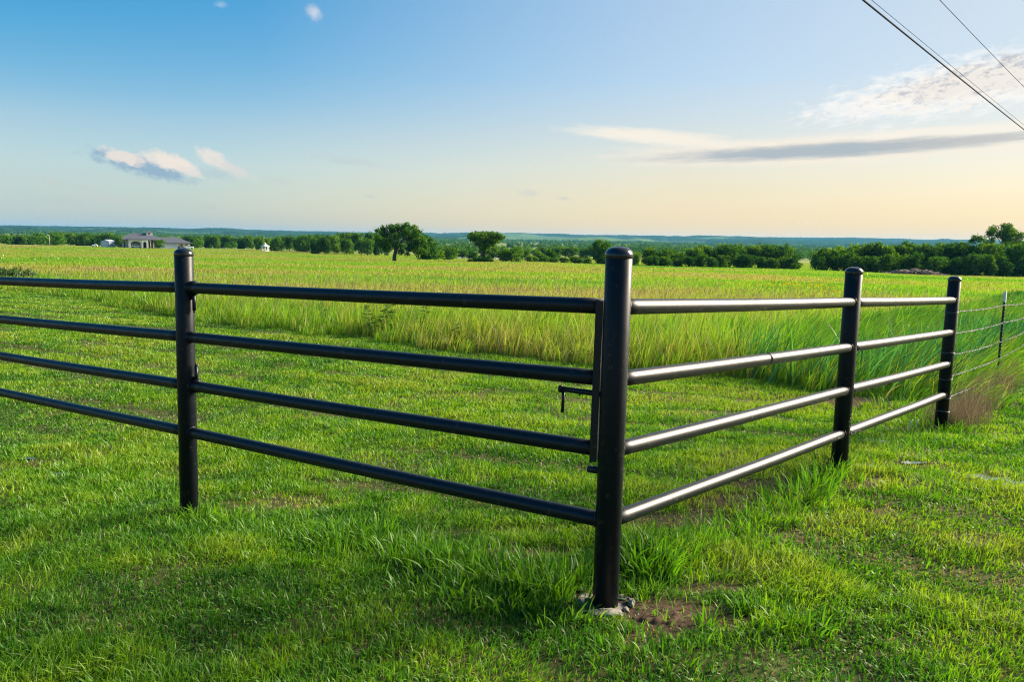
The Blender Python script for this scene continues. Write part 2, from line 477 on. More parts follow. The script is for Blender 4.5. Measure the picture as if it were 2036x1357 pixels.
def lawn():
    x, y = sample_polar(lambda r: 9500 * min(1, (4.2 / r)) ** 1.5, 2.2, 60)
    td = tallness(x, y)
    so = soilmask(x, y); we = wetmask(x, y)
    q = x * GNOR[0] + y * GNOR[1]; p = x * GDIR[0] + y * GDIR[1]
    behind = sstep(-.2, .8, q - 3.05) * sstep(-2, .5, 3.6 - x)
    stripe = np.sin(q * 2 * np.pi / 1.05 + 2.2 * fbm(p * .22, q * .3, 77, 2)) * behind * sstep(.25, .5, fbm(p * .35, q * 1.1, 78, 3))
    furrow = sstep(.55, 1, stripe)
    thin = fbm(x * 2.2, y * 2.2, 41, 4)
    keep = (td < .3) & (RNG.random(len(x)) > so * .93) & (RNG.random(len(x)) > we * .80) & (RNG.random(len(x)) < sstep(.25, .55, thin) * .65 + .35)
    keep &= RNG.random(len(x)) > .45 * furrow
    x, y, so, q, stripe, furrow = x[keep], y[keep], so[keep], q[keep], stripe[keep], furrow[keep]
    n = len(x); r = np.hypot(x, y)
    big = fbm(x * .55, y * .55, 51, 4); fine = fbm(x * 3.5, y * 3.5, 61, 3)
    inner = sstep(0, 1.2, q - 3.0)
    clump = fbm(x * 7, y * 7, 101, 2)
    h = (.012 + .030 * fine + .034 * clump + .022 * RNG.random(n)) * (.75 + .6 * big) * (1 - .6 * so)
    h *= 1 + .45 * sstep(.5, -2.2, x) * sstep(4.6, 2.6, y)      # longer, coarser grass near left
    h *= (1 - .28 * stripe) * (1 - .35 * sstep(.54, .70, fbm(x * 1.1 + 3, y * 1.6, 91, 4)))
    w = (.0040 + .0036 * RNG.random(n) ** 1.5) * np.maximum(1, r / 4.2) ** .78 * 1.12
    a = RNG.uniform(0, 2 * np.pi, n); la = np.abs(RNG.normal(.65, .5, n))
    lx = np.cos(a) * la + .16 + .9 * (fbm(x * 2.5, y * 2.5, 111, 2) - .5); ly = np.sin(a) * la - .05 - .12 * stripe + .9 * (fbm(x * 2.5, y * 2.5, 121, 2) - .5)
    tone = .40 + 1.0 * (big - .5) + .8 * (fine - .5) + .35 * (clump - .5) + RNG.normal(0, .10, n) - .16 * stripe - .12 * furrow + .08 * inner + .17 * sstep(1, -1.5, x) * sstep(5, 3.5, y) + .25 * so  # blade colour lifted at near left to offset the fence's shade there
    brown = sstep(.54, .70, fbm(x * 1.1 + 3, y * 1.6, 91, 4))
    straw = RNG.random(n) < (.05 + .3 * so + .16 * brown + .30 * furrow)
    tone = np.where(straw, RNG.uniform(.86, 1, n), np.clip(tone, 0, .78))
    h = np.where(straw, h * .62, h); lx = np.where(straw, lx * 1.6, lx); ly = np.where(straw, ly * 1.6, ly)
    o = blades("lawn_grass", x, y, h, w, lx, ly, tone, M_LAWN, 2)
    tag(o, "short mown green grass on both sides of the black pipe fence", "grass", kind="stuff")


lawn()


def long_grass():
    """uncut tufts along the foot of the fence"""
    xs, ys, hs, ws, lxs, lys, ts = [], [], [], [], [], [], []

    def tuft(cx, cy, n, rad, h, w, tone, lean=.6, wind=(0, 0)):
        a = RNG.uniform(0, 2 * np.pi, n); rr = rad * np.sqrt(RNG.random(n))
        xs.append(cx + rr * np.cos(a)); ys.append(cy + rr * np.sin(a))
        hs.append(h * RNG.uniform(.4, 1.05, n)); ws.append(w * RNG.uniform(.6, 1.2, n))
        a2 = a + RNG.normal(0, .7, n); l = lean * np.abs(RNG.normal(.8, .4, n))
        lxs.append(np.cos(a2) * l + wind[0]); lys.append(np.sin(a2) * l + wind[1])
        ts.append(tone + RNG.normal(0, .10, n))

    P = [(620, 1085, 60, .16, .13), (680, 1075, 60, .18, .16), (740, 1060, 50, .15, .15), (790, 1100, 60, .2, .16), (850, 1110, 70, .2, .15), (905, 1125, 80, .2, .17), (960, 1130, 90, .2, .18),
         (1000, 1150, 90, .18, .17), (1050, 1165, 80, .16, .18), (1090, 1180, 70, .14, .17), (1130, 1190, 70, .13, .18), (1090, 1140, 60, .15, .16), (1150, 1160, 50, .1, .2), (560, 1060, 40, .14, .11),
         (1020, 1200, 70, .16, .13), (940, 1190, 70, .2, .12), (860, 1170, 60, .2, .11), (1100, 1230, 50, .14, .10), (1260, 1120, 90, .15, .2), (1300, 1135, 90, .16, .2), (1340, 1110, 80, .16, .18),
         (1285, 1090, 60, .14, .17), (1380, 1090, 60, .18, .15), (1430, 1070, 50, .18, .14), (1480, 1050, 50, .18, .13), (1540, 1030, 50, .18, .14), (1600, 990, 90, .18, .24), (1630, 965, 90, .16, .26),
         (1650, 950, 60, .12, .22), (1580, 1010, 60, .2, .16), (1690, 955, 40, .12, .15), (1500, 1090, 60, .2, .1), (400, 1035, 40, .1, .14), (350, 1030, 30, .12, .11), (440, 1030, 40, .16, .13),
         (480, 1040, 30, .14, .12), (230, 960, 50, .25, .13), (300, 985, 40, .25, .12), (160, 935, 40, .22, .14), (50, 910, 40, .25, .12), (1880, 865, 40, .14, .18), (1850, 850, 50, .22, .2),
         (1900, 860, 50, .18, .2), (1820, 830, 60, .3, .22), (1780, 810, 60, .3, .25), (1400, 1245, 40, .06, .13), (1330, 1250, 10, .12, .07), (1260, 1180, 14, .06, .1), (1160, 1235, 20, .07, .09),
         (1520, 1240, 60, .14, .11), (1590, 1260, 50, .12, .12), (1250, 950, 30, .2, .1), (880, 945, 60, .1, .12), (1640, 1120, 60, .3, .07), (1760, 1100, 80, .35, .07), (1300, 1320, 90, .25, .09)]
    for px, py, n, rad, h in P:
        cx, cy = at(px, py)
        tuft(cx, cy, int(n * 1.6), rad, h, .0105, .34 if px > 560 else .42, .65)
    # a strip of uncut grass right under the rails
    for (a, b, n) in [((-2.08, 5.03), (.44, 3.37), 900), ((.44, 3.37), (2.34, 5.5), 800), ((2.34, 5.5), (4.25, 7.7), 600), ((-4.5, 6.7), (-2.08, 5.03), 300)]:
        t = RNG.random(n); off = RNG.normal(-.05, .13, n)
        vx, vy = b[0] - a[0], b[1] - a[1]; L = math.hypot(vx, vy)
        xs.append(a[0] + vx * t - vy / L * off); ys.append(a[1] + vy * t + vx / L * off)
        hs.append(RNG.uniform(.05, .13, n)); ws.append(RNG.uniform(.004, .008, n)); a2 = RNG.uniform(0, 6.28, n); l = np.abs(RNG.normal(.5, .3, n))
        lxs.append(np.cos(a2) * l); lys.append(np.sin(a2) * l); ts.append(.4 + RNG.normal(0, .12, n))
    # a few long arching blades
    for px, py, h, lx, ly in [(890, 1130, .34, .7, .0), (905, 1125, .38, .5, .1), (930, 1120, .36, .55, .05), (1310, 1130, .34, .6, -.05), (1300, 1130, .30, .9, -.1), (1270, 1120, .3, .75, -.15), (1560, 1000, .42, .8, .1),
                              (1600, 985, .45, .9, .0), (1610, 980, .42, -.5, -.1), (1590, 990, .4, .6, .2), (1640, 960, .4, .6, .0), (1890, 862, .3, .8, -.1), (1860, 850, .35, .8, .2), (1390, 1110, .3, .35, .05),
                              (1120, 1185, .28, .6, -.1), (1000, 1150, .3, .7, .0), (700, 1080, .28, .5, .1), (1255, 1130, .28, -.6, -.2)]:
        cx, cy = at(px, py)
        xs.append(np.array([cx])); ys.append(np.array([cy])); hs.append(np.array([h])); ws.append(np.array([.0085])); lxs.append(np.array([lx])); lys.append(np.array([ly])); ts.append(np.array([.36]))
    c = np.concatenate
    x, y = c(xs), c(ys)
    k = RNG.random(len(x)) > soilmask(x, y) * .6
    o = blades("long_grass", x[k], y[k], c(hs)[k], c(ws)[k], c(lxs)[k], c(lys)[k], np.clip(c(ts)[k], 0, .8), M_LAWN, 5, droop=.5)
    tag(o, "longer bright green grass tufts along the foot of the fence posts", "grass", kind="stuff")


long_grass()


def tall_grass():
    def field_tone(x, y):
        r = np.hypot(x, y)
        a = fbm(x * .035, y * .07, 15, 5); b = fbm(x * .35, y * .5, 25, 3)
        return .52 + 1.1 * (a - .5) + .5 * (b - .5)

    # dense stand at the mown edge
    x, y = sample_polar(lambda r: 470 * min(1, 12 / r) ** 1.1, 8.5, 75)
    td = tallness(x, y)
    ragged = (fbm(x * .9, y * .9, 19, 4) - .5) * 1.5
    k = (td > ragged) & (td < 5.5)
    x1, y1, td1 = x[k], y[k], td[k]
    n = len(x1); r = np.hypot(x1, y1)
    clump = fbm(x1 * 1.6, y1 * 1.6, 23, 3)
    edge = sstep(-.3, 1.8, td1)
    right = sstep(3.4, 5.2, x1)
    hb = (.34 + .62 * clump) * (.42 + .58 * edge) * (1 + .25 * sstep(-8, 0, x1) * sstep(40, 12, y1)) * (1 - .25 * sstep(-10, -30, x1))
    h = hb * RNG.uniform(.55, 1.1, n)
    w = (.006 + .020 * RNG.random(n) ** 1.8) * np.maximum(1, r / 13) ** .75
    a = RNG.uniform(0, 6.283, n); la = np.abs(RNG.normal(.26, .26, n))
    lx = np.cos(a) * la + .14 + .5 * (fbm(x1 * .7, y1 * .7, 87, 2) - .4) + .45 * right; ly = np.sin(a) * la - .05 - .06 * (1 - edge)
    tone = field_tone(x1, y1) - .19 - .16 * right + .5 * (clump - .5) + RNG.normal(0, .14, n)
    low = (h < .34) & (RNG.random(n) < .06 * (1 - right * .5))
    tone = np.where(low, RNG.uniform(.84, 1, n), tone)
    # mid and far pasture: mostly tops visible
    x, y = sample_polar(lambda r: 165 * (14 / r) ** 1.08, 10, 420, steps=120)
    td = tallness(x, y); k = td > .3
    x2, y2 = x[k], y[k]; n2 = len(x2); r2 = np.hypot(x2, y2)
    clump2 = fbm(x2 * .25, y2 * .5, 27, 4)
    h2 = (.30 + .75 * clump2) * RNG.uniform(.45, 1.1, n2)
    h2 *= 1 - .50 * sstep(18, 45, r2) - .1 * sstep(60, 200, r2)
    w2 = RNG.uniform(.008, .015, n2) * np.maximum(1, r2 / 14) ** .92
    a = RNG.uniform(0, 6.283, n2); la = np.abs(RNG.normal(.22, .18, n2))
    right2 = sstep(3.4, 6, x2) * sstep(6, 3.2, tallness(x2, y2)) * sstep(40, 20, r2)
    lx2 = np.cos(a) * la + .15 + .35 * right2; ly2 = np.sin(a) * la - .04
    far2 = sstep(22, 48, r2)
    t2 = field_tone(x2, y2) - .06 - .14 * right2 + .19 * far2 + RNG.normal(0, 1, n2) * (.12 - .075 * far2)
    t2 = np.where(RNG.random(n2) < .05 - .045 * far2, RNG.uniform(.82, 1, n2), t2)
    c = np.concatenate
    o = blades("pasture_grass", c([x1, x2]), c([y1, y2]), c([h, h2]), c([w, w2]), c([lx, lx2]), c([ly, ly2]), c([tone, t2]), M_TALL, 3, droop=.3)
    tag(o, "tall yellow green pasture grass filling the field beyond the mown lawn", "grass", kind="stuff")
    # thin pale seed stalks
    x, y = sample_polar(lambda r: 11 * min(1, 14 / r) ** 1.4, 9, 60)
    td = tallness(x, y); k = td > .9
    x, y = x[k], y[k]; n = len(x); r = np.hypot(x, y)
    h = RNG.uniform(.6, 1.05, n) * (1 - .3 * sstep(50, 140, r)); w = .005 * np.maximum(1, r / 12) ** .8 * RNG.uniform(.7, 1.3, n)
    a = RNG.uniform(0, 6.283, n); la = np.abs(RNG.normal(.15, .12, n))
    o = blades("seed_stalks", x, y, h, w, np.cos(a) * la + .2, np.sin(a) * la, RNG.uniform(.4, 1, n), M_DRY, 3)
    tag(o, "thin straw coloured seed stalks standing among the pasture grass", "grass", kind="stuff")
    # dry brown growth along the wire fence
    n = 3600
    t = RNG.random(n) ** 1.2 * 1.15
    off = RNG.normal(-.02, .13, n)
    vx, vy = 3.1, 4.15; L = math.hypot(vx, vy)
    x = 4.36 + vx * t + vy / L * -off; y = 7.75 + vy * t - vx / L * -off
    h = RNG.uniform(.12, .42, n) * (1 - .35 * np.clip(t, 0, 1) * RNG.random(n)); w = RNG.uniform(.003, .006, n)
    a = RNG.uniform(0, 6.283, n); la = np.abs(RNG.normal(.3, .25, n))
    o = blades("dry_grass", x, y, h, w, np.cos(a) * la + .12, np.sin(a) * la - .05, RNG.random(n), M_DRY, 3)
    tag(o, "dry brown wispy grass along the foot of the barbed wire fence", "grass", kind="stuff")
    # broad leaning blades behind the right fence and over the wire
    n = 9000
    x = RNG.uniform(3.4, 12.5, n); y = RNG.uniform(9.0, 18.5, n); td = tallness(x, y); k = (td > .12 + .22 * sstep(5.2, 6.2, x)) & (td < 2.1 - .5 * RNG.random(n)) & (RNG.random(n) < sstep(.3, .55, fbm(x * 1.4, y * 1.4, 37, 3)) * .8 + .2)
    x, y = x[k], y[k]; n = len(x)
    o = blades("reed_grass", x, y, RNG.uniform(.6, 1.05, n), RNG.uniform(.012, .026, n), RNG.normal(.5, .38, n) * (1 - .35 * sstep(5.2, 6.5, x)), RNG.normal(-.1, .2, n), np.clip(RNG.normal(.36, .22, n), .0, 1), M_REED, 5, droop=.38)
    tag(o, "broad bluish green leaning blades behind the right end of the pipe fence", "grass", kind="stuff")


tall_grass()


# ------------------------------------------------------------------ flowers scattered in the pasture
def specks(name, x, y, z, s, tone, m):
    n = len(x)
    c = np.stack([x, y, z], 1)
    u = RNG.normal(size=(n, 3)); u /= np.linalg.norm(u, axis=1)[:, None]
    v = np.cross(u, RNG.normal(size=(n, 3))); v /= np.linalg.norm(v, axis=1)[:, None]
    s = s[:, None]
    V = np.stack([c - u * s, c - v * s * .7, c + u * s, c + v * s * .7], 1).reshape(-1, 3)
    q = (np.arange(n) * 4)[:, None] + np.arange(4)[None]
    return link(name, fastmesh(name, V, q, None, {"tone": np.repeat(tone, 4)}), m)


def flowers():
    mw = leafy("white_petals", [(0, (.55, .56, .48)), (1, (.8, .8, .72))], .3, 0)
    my = leafy("orange_petals", [(0, (.55, .30, .02)), (1, (.7, .45, .03))], .3, 0)
    x, y = sample_polar(lambda r: .28 * min(1, 20 / r) ** 1.2, 14, 140)
    k = (tallness(x, y) > 1) & (fbm(x * .06, y * .1, 71, 3) > .5); x, y = x[k], y[k]; n = len(x); r = np.hypot(x, y)
    o = specks("white_flowers", x, y, ground(x, y) + RNG.uniform(.4, .75, n), .02 * np.maximum(1, r / 22) ** .8 * RNG.uniform(.6, 1.3, n), RNG.random(n), mw)
    tag(o, "tiny white wildflowers dotted through the pasture grass", "wildflowers", kind="stuff")
    cx, cy = at(1600, 590)
    n = 420
    x = cx + RNG.normal(0, 1.9, n); y = cy + RNG.normal(0, 2.6, n)
    o = specks("orange_flowers", x, y, ground(x, y) + RNG.uniform(.5, .8, n), RNG.uniform(.02, .05, n), RNG.random(n), my)
    tag(o, "patch of yellow orange wildflowers in the pasture behind the right rails", "wildflowers", kind="stuff")


flowers()


def clover():
    x, y = sample_polar(lambda r: 1100 * min(1, 3.5 / r) ** 1.6, 2.3, 9)
    pt = fbm(x * .9, y * .9, 141, 3)
    k = (tallness(x, y) < 0) & (RNG.random(len(x)) < sstep(.46, .62, pt)) & (soilmask(x, y) < .5); x, y = x[k], y[k]; n = len(x)
    c = np.stack([x, y, ground(x, y) + RNG.uniform(.004, .03, n)], 1); a = RNG.uniform(0, 6.283, n); s = RNG.uniform(.005, .011, n)[:, None] * np.maximum(1, np.hypot(x, y) / 5)[:, None]
    u = np.stack([np.cos(a), np.sin(a), RNG.normal(0, .35, n)], 1); v = np.stack([-np.sin(a), np.cos(a), RNG.normal(0, .35, n)], 1)
    V = np.stack([c - u * s, c - v * s * .75, c + u * s, c + v * s * .75], 1).reshape(-1, 3)
    o = link("clover", fastmesh("clover", V, (np.arange(n) * 4)[:, None] + np.arange(4)[None], None, {"tone": np.repeat(np.clip(RNG.normal(.36, .14, n), .05, .7), 4)}), M_LAWN)
    tag(o, "small broad clover leaves mixed into the mown lawn", "clover", kind="stuff")


clover()


# ------------------------------------------------------------------ puddles and bare soil
def puddles():
    m, nt, out = mat("puddle_water")
    p = N(nt, "ShaderNodeBsdfPrincipled"); p.inputs["Base Color"].default_value = (.03, .028, .02, 1); p.inputs["Roughness"].default_value = .03; p.inputs["IOR"].default_value = 5.0
    no = N(nt, "ShaderNodeTexNoise"); no.inputs["Scale"].default_value = 30
    b = N(nt, "ShaderNodeBump"); b.inputs["Strength"].default_value = .02; b.inputs["Distance"].default_value = .01
    nt.links.new(no.outputs["Fac"], b.inputs["Height"]); nt.links.new(b.outputs[0], p.inputs["Normal"]); nt.links.new(p.outputs[0], out.inputs[0])
    for i, (cx, cy, a, b_) in enumerate(WET):
        bm = bmesh.new(); vs = []
        z = sum(g1(cx + a * .5 * math.cos(t), cy + b_ * .5 * math.sin(t)) for t in (0, 1.57, 3.14, 4.71)) / 4 + .014
        for k in range(60):
            t = 2 * math.pi * k / 60; r = 1 + .6 * (float(fbm(np.array(math.cos(t) * 2.2 + i * 9), np.array(math.sin(t) * 2.2), 3, 3)) - .5) * 2
            vs.append(bm.verts.new((cx + a * r * math.cos(t), cy + b_ * r * math.sin(t), z)))
        bm.faces.new(vs)
        me = bpy.data.meshes.new("puddle"); bm.to_mesh(me); bm.free()
        tag(link("puddle", me, m), kind="structure")


puddles()


def tread_soil():
    cx, cy = at(1312, 1222)
    nx, ny = 90, 70; sx, sy = .56, .46; a = R(-28)
    u, v = np.meshgrid(np.linspace(-1, 1, nx), np.linspace(-1, 1, ny), indexing="ij")
    X = cx + u * sx * .5 * math.cos(a) - v * sy * .5 * math.sin(a); Y = cy + u * sx * .5 * math.sin(a) + v * sy * .5 * math.cos(a)
    d = np.hypot(u, v) + (fbm(X * 9, Y * 9, 4, 3) - .5) * 1.1
    z = ground(X, Y) + .003 * (1 - sstep(.3, .8, d)) - .022 * sstep(.35, 1.0, d)
    rid = np.sign(np.sin(u * 32)) * .5 + .5
    lane = (np.abs(v + .1) < .36) & (np.abs(u) < .6)
    rows = .75 + .25 * np.sign(np.sin(v * 15))
    z = z + np.where(lane, .009 * rid * rows * (fbm(X * 14, Y * 14, 8, 3) * 1.8 - .2), 0) + .007 * (fbm(X * 60, Y * 60, 2, 3) - .3)
    V = np.stack([X.ravel(), Y.ravel(), z.ravel()], 1)
    i, j = np.meshgrid(np.arange(nx - 1), np.arange(ny - 1), indexing="ij")
    q = np.stack([i * ny + j, (i + 1) * ny + j, (i + 1) * ny + j + 1, i * ny + j + 1], -1).reshape(-1, 4)
    m, nt, out = mat("damp_brown_soil")
    p = N(nt, "ShaderNodeBsdfPrincipled"); p.inputs["Roughness"].default_value = .9; p.inputs["Specular IOR Level"].default_value = .15
    tc = N(nt, "ShaderNodeTexCoord"); na = N(nt, "ShaderNodeTexNoise"); na.inputs["Scale"].default_value = 26; na.inputs["Detail"].default_value = 8; na.inputs["Roughness"].default_value = .7
    nt.links.new(tc.outputs["Object"], na.inputs["Vector"])
    dr = ramp(nt, [(.3, (.032, .019, .011)), (.6, (.078, .049, .029)), (.8, (.14, .098, .065))]); nt.links.new(na.outputs["Fac"], dr.inputs[0]); nt.links.new(dr.outputs[0], p.inputs["Base Color"]); nt.links.new(p.outputs[0], out.inputs[0])
    o = link("bare_soil", fastmesh("bare_soil", V, q), m)
    tag(o, kind="structure")


tread_soil()

# ------------------------------------------------------------------ pipe fence
POST_R, RAIL_R = .057, .0345
POSTS = {   # base xyz, top xyz
    "corner": ((.436, 3.373, -.021), (.445, 3.372, 1.572)), "gate": ((-2.096, 5.031, -.253), (-2.076, 5.039, 1.499)),
    "mid": ((2.339, 5.506, -.017), (2.346, 5.503, 1.442)), "end": ((4.247, 7.704, -.225), (4.257, 7.699, 1.309)), "out": ((-4.52, 6.69, -.42), (-4.50, 6.70, 1.44))}
RAILS = {
    "corner": [(.446, 3.372, 1.317), (.443, 3.372, 1.004), (.441, 3.372, .689), (.436, 3.373, .370)],
    "gate": [(-2.081, 5.037, 1.252), (-2.085, 5.035, .939), (-2.086, 5.035, .625), (-2.090, 5.033, .318)],
    "mid": [(2.355, 5.499, 1.199), (2.354, 5.500, .884), (2.351, 5.501, .581), (2.349, 5.502, .270)],
    "end": [(4.262, 7.696, 1.074), (4.261, 7.697, .761), (4.259, 7.698, .449), (4.253, 7.701, .143)],
    "out": [(-4.50, 6.69, 1.172), (-4.51, 6.685, .860), (-4.515, 6.68, .556), (-4.52, 6.68, .250)]}
fence = empty("pipe_fence", POSTS["corner"][0])
tag(fence, "black painted steel pipe fence with four rails and dome capped posts", "fence")
FL = Vector(fence.location)


def rel(p): return tuple(Vector(p) - FL)


def make_post(key, parent):
    b, t = Vector(POSTS[key][0]), Vector(POSTS[key][1])
    ax = (t - b).normalized(); L = (t - b).length
    mb = MB().lathe(rel(b - ax * .3), ax, [(0, 0), (POST_R, 0), (POST_R, L + .3 - .05), (POST_R - .004, L + .3 - .045), (0, L + .3 - .045)], 56)
    o = mb.build("post", M_POST, parent)
    prof = [(POST_R + .0008, -.050), (POST_R + .0025, -.047), (POST_R + .0025, -.036)]
    for k in range(1, 11):
        a = k / 10 * math.pi / 2
        prof.append(((POST_R + .0025) * math.cos(a) ** .8 if k < 10 else 0, -.036 + .036 * math.sin(a)))
    c = MB().lathe(rel(t), ax, prof, 56).build("cap", M_CAP, o)
    return o


M_CAP = simple("black_cap_paint", (.012, .013, .016), .22, .3, 60, bump=.03)
posts = {k: make_post(k, fence) for k in POSTS}
tag(posts["corner"], "thickest looking corner post set in a broken concrete footing")
tag(posts["end"], "farthest post, with the barbed wire tied around it")


def rail(p, q, parent, start=True, end=True, butt=None, r=RAIL_R, rl=rel):
    p, q = Vector(p), Vector(q); d = (q - p); L = d.length; d.normalize()
    mb = MB()
    n = 24; pts = []; rad = []
    sag = -.004
    side = d.cross(Vector((0, 0, 1)))
    for k in range(n + 1):
        t = k / n
        pts.append(p + d * L * t + Vector((0, 0, sag * 4 * t * (1 - t))) + side * .0015 * math.sin(t * 9 + p.z * 7)); rad.append(r)
    mb.tube([rl(x) for x in pts], rad, 32)
    for on, s in ((start, p + d * (POST_R - .002)), (end, q - d * (POST_R - .002))):
        if on:   # weld bead that follows the saddle cut
            sg = 1 if on and (s - p).length < L / 2 else -1
            u = Vector((0, 0, 1)); v = d.cross(u).normalized(); u = v.cross(d).normalized()
            ring = []
            for k in range(29):
                a = 2 * math.pi * k / 28
                off = v * math.cos(a) * (r + .001) + u * math.sin(a) * (r + .001)
                hor = math.cos(a) * r
                back = POST_R - math.sqrt(max(POST_R ** 2 - hor ** 2, 0))
                ring.append(s - d * sg * back + off)
            mb.tube([rl(x) for x in ring], [.0056 + .0013 * math.sin(k * 2.7) for k in range(29)], 8, cap=False)
    if butt:
        c = p + d * L * butt
        mb.lathe(rl(c), d, [(r, -.006), (r + .0035, -.003), (r + .0035, .003), (r, .006)], 32)
    return mb.build("rail", M_PAINT, parent)


for i in range(4):
    rail(RAILS["corner"][i], RAILS["mid"][i], fence, butt=.53 if i == 1 else None)
    rail(RAILS["mid"][i], RAILS["end"][i], fence)
    rail(RAILS["out"][i], RAILS["gate"][i], fence)
tag(rail(RAILS["gate"][3], RAILS["corner"][3], fence), "fixed bottom rail running under the gate")


# concrete footing round the corner post: broken chunks round a worn collar
def chunk(mb, c, s, seed, flat=.5):
    rnd = random.Random(seed)
    r = bmesh.ops.create_icosphere(mb.bm, subdivisions=3, radius=1)
    for v in r["verts"]:
        n = v.co.copy()
        k = 1 + .5 * (float(vnoise(n.x * 1.7 + seed * 3, n.y * 1.7 + n.z * 1.3, seed)) - .5) + .22 * (float(vnoise(n.x * 5 + seed, n.y * 5 + n.z * 4, seed + 5)) - .5)
        v.co = Vector(c) + Vector((n.x * s[0] * k, n.y * s[1] * k, n.z * s[2] * k))


foot = MB()
bx, by, bz = POSTS["corner"][0]
for k, (dx, dy, sx, sy, sz) in enumerate([(.0, -.095, .085, .035, .022), (-.10, .03, .045, .05, .016), (.115, .0, .022, .04, .030), (.085, -.06, .018, .02, .016), (-.06, -.085, .04, .025, .014), (-.08, .08, .04, .03, .014), (.09, .07, .03, .03, .014),
                                         (.13, -.10, .010, .011, .009), (.17, -.06, .008, .009, .008), (.0, -.02, .11, .10, .007)]):
    gz = g1(bx + dx, by + dy)
    chunk(foot, rel((bx + dx, by + dy, gz + sz * .15)), (sx * .88, sy * .85, sz * .9), k + 3)
tag(foot.build("footing", M_CONC, posts["corner"]), "broken pale concrete collar")

# hinge lugs and pin on the gate post
gp_ = Vector(POSTS["gate"][0])
for zc, dz in ((1.165, -1), (.70, 1)):
    mb = MB()
    c = Vector((-2.075, 5.035, zc)) + Vector((.836, -.549, 0)) * .072 + Vector((.549, .836, 0)) * .012
    mb.tube([rel(c + Vector((0, 0, -.055))), rel(c + Vector((0, 0, .055)))], .0115, 14)
    mb.tube([rel(c + Vector((0, 0, .055 * dz))), rel(c + Vector((0, 0, .07 * dz)))], .007, 10)
    mb.box(rel(c + Vector((-.836, .549, 0)) * .012 + Vector((0, 0, -.03 * dz))), (.03, .012, .03), rz=R(-33))
    mb.build("hinge_lug", M_PAINT, fence)

# ------------------------------------------------------------------ gate (three upper rails, end stile, latch)
gate = empty("pipe_gate", POSTS["gate"][0])
tag(gate, "black three rail pipe gate with latch closing against the corner post", "gate")
GL = Vector(gate.location)


def relg(p): return tuple(Vector(p) - GL)


gd = Vector((.836, -.549, 0))
for i in range(3):
    a, b = Vector(RAILS["gate"][i]), Vector(RAILS["corner"][i])
    d = (b - a).normalized()
    rl_ = rail(a + d * .048, b - d * .088, gate, start=False, end=False, rl=relg)
    c = a + d * .055
    mb = MB()
    mb.lathe(relg(c), d, [(RAIL_R, -.004), (RAIL_R + .004, .0), (RAIL_R + .003, .010), (RAIL_R, .014)], 28)
    mb.build("end_ring", M_PAINT, rl_)
for zc in (1.252, .625):   # hinge eyes over the pins
    mb = MB(); c = Vector((-2.075, 5.035, zc)) + gd * .072 + Vector((.549, .836, 0)) * .014
    mb.lathe(relg(c + Vector((0, 0, -.042))), (0, 0, 1), [(.010, 0), (.022, 0), (.022, .085), (.010, .085), (.010, 0)], 20)
    mb.build("hinge_eye", M_PAINT, gate)
ca = Vector(RAILS["corner"][0])
st_top = Vector((.446, 3.372, 1.345)) - gd * .078; st_bot = Vector((.437, 3.373, .63)) - gd * .082
mid = (st_top + st_bot) / 2; L = (st_top - st_bot).length
mb = MB()
mb.box(relg(mid), (.010, .076, L), rz=math.atan2(gd.y, gd.x), ry=R(.7), bev=.0015)
mb.box(relg(mid + Vector((-.549, -.836, 0)) * .036 + gd * .014), (.030, .006, L * .985), rz=math.atan2(gd.y, gd.x), ry=R(.7), bev=.001)
mb.build("stile", M_PAINT, gate)
lz = .935
lc = Vector((.44, 3.372, lz)) - gd * .09 - Vector((.549, .836, 0)) * .015
mb = MB()
mb.tube([relg(lc + gd * .06), relg(lc - gd * .155)], .0125, 18)
mb.lathe(relg(lc - gd * .155), -gd, [(.0125, 0), (.0165, 0), (.0165, .012), (0, .012)], 16)
latch = mb.build("latch", M_PAINT, gate)
mb = MB(); hp = lc - gd * .147
mb.tube([relg(hp), relg(hp + Vector((0, 0, -.05)) - gd * .002), relg(hp + Vector((0, 0, -.105)) - gd * .003)], .0072, 12)
mb.build("handle", M_PAINT, latch)
mb = MB(); hp = lc - gd * .065; mb.tube([relg(hp), relg(hp + Vector((0, 0, -.02)))], .004, 8)
mb.build("stop_pin", M_PAINT, latch)
# gate stop welded to the corner post below the stile
mb = MB(); c = Vector((.437, 3.373, .592))
mb.tube([rel(c - gd * .04), rel(c - gd * .105 + Vector((0, 0, -.004)))], .0165, 16)
mb.build("gate_stop", M_PAINT, fence)

# ------------------------------------------------------------------ barbed wire fence
wf = empty("barbed_wire_fence", (4.25, 7.7, -.22))
tag(wf, "five strand barbed wire fence on metal posts running off to the right", "wire fence")
WL = Vector(wf.location)


def relw(p): return tuple(Vector(p) - WL)


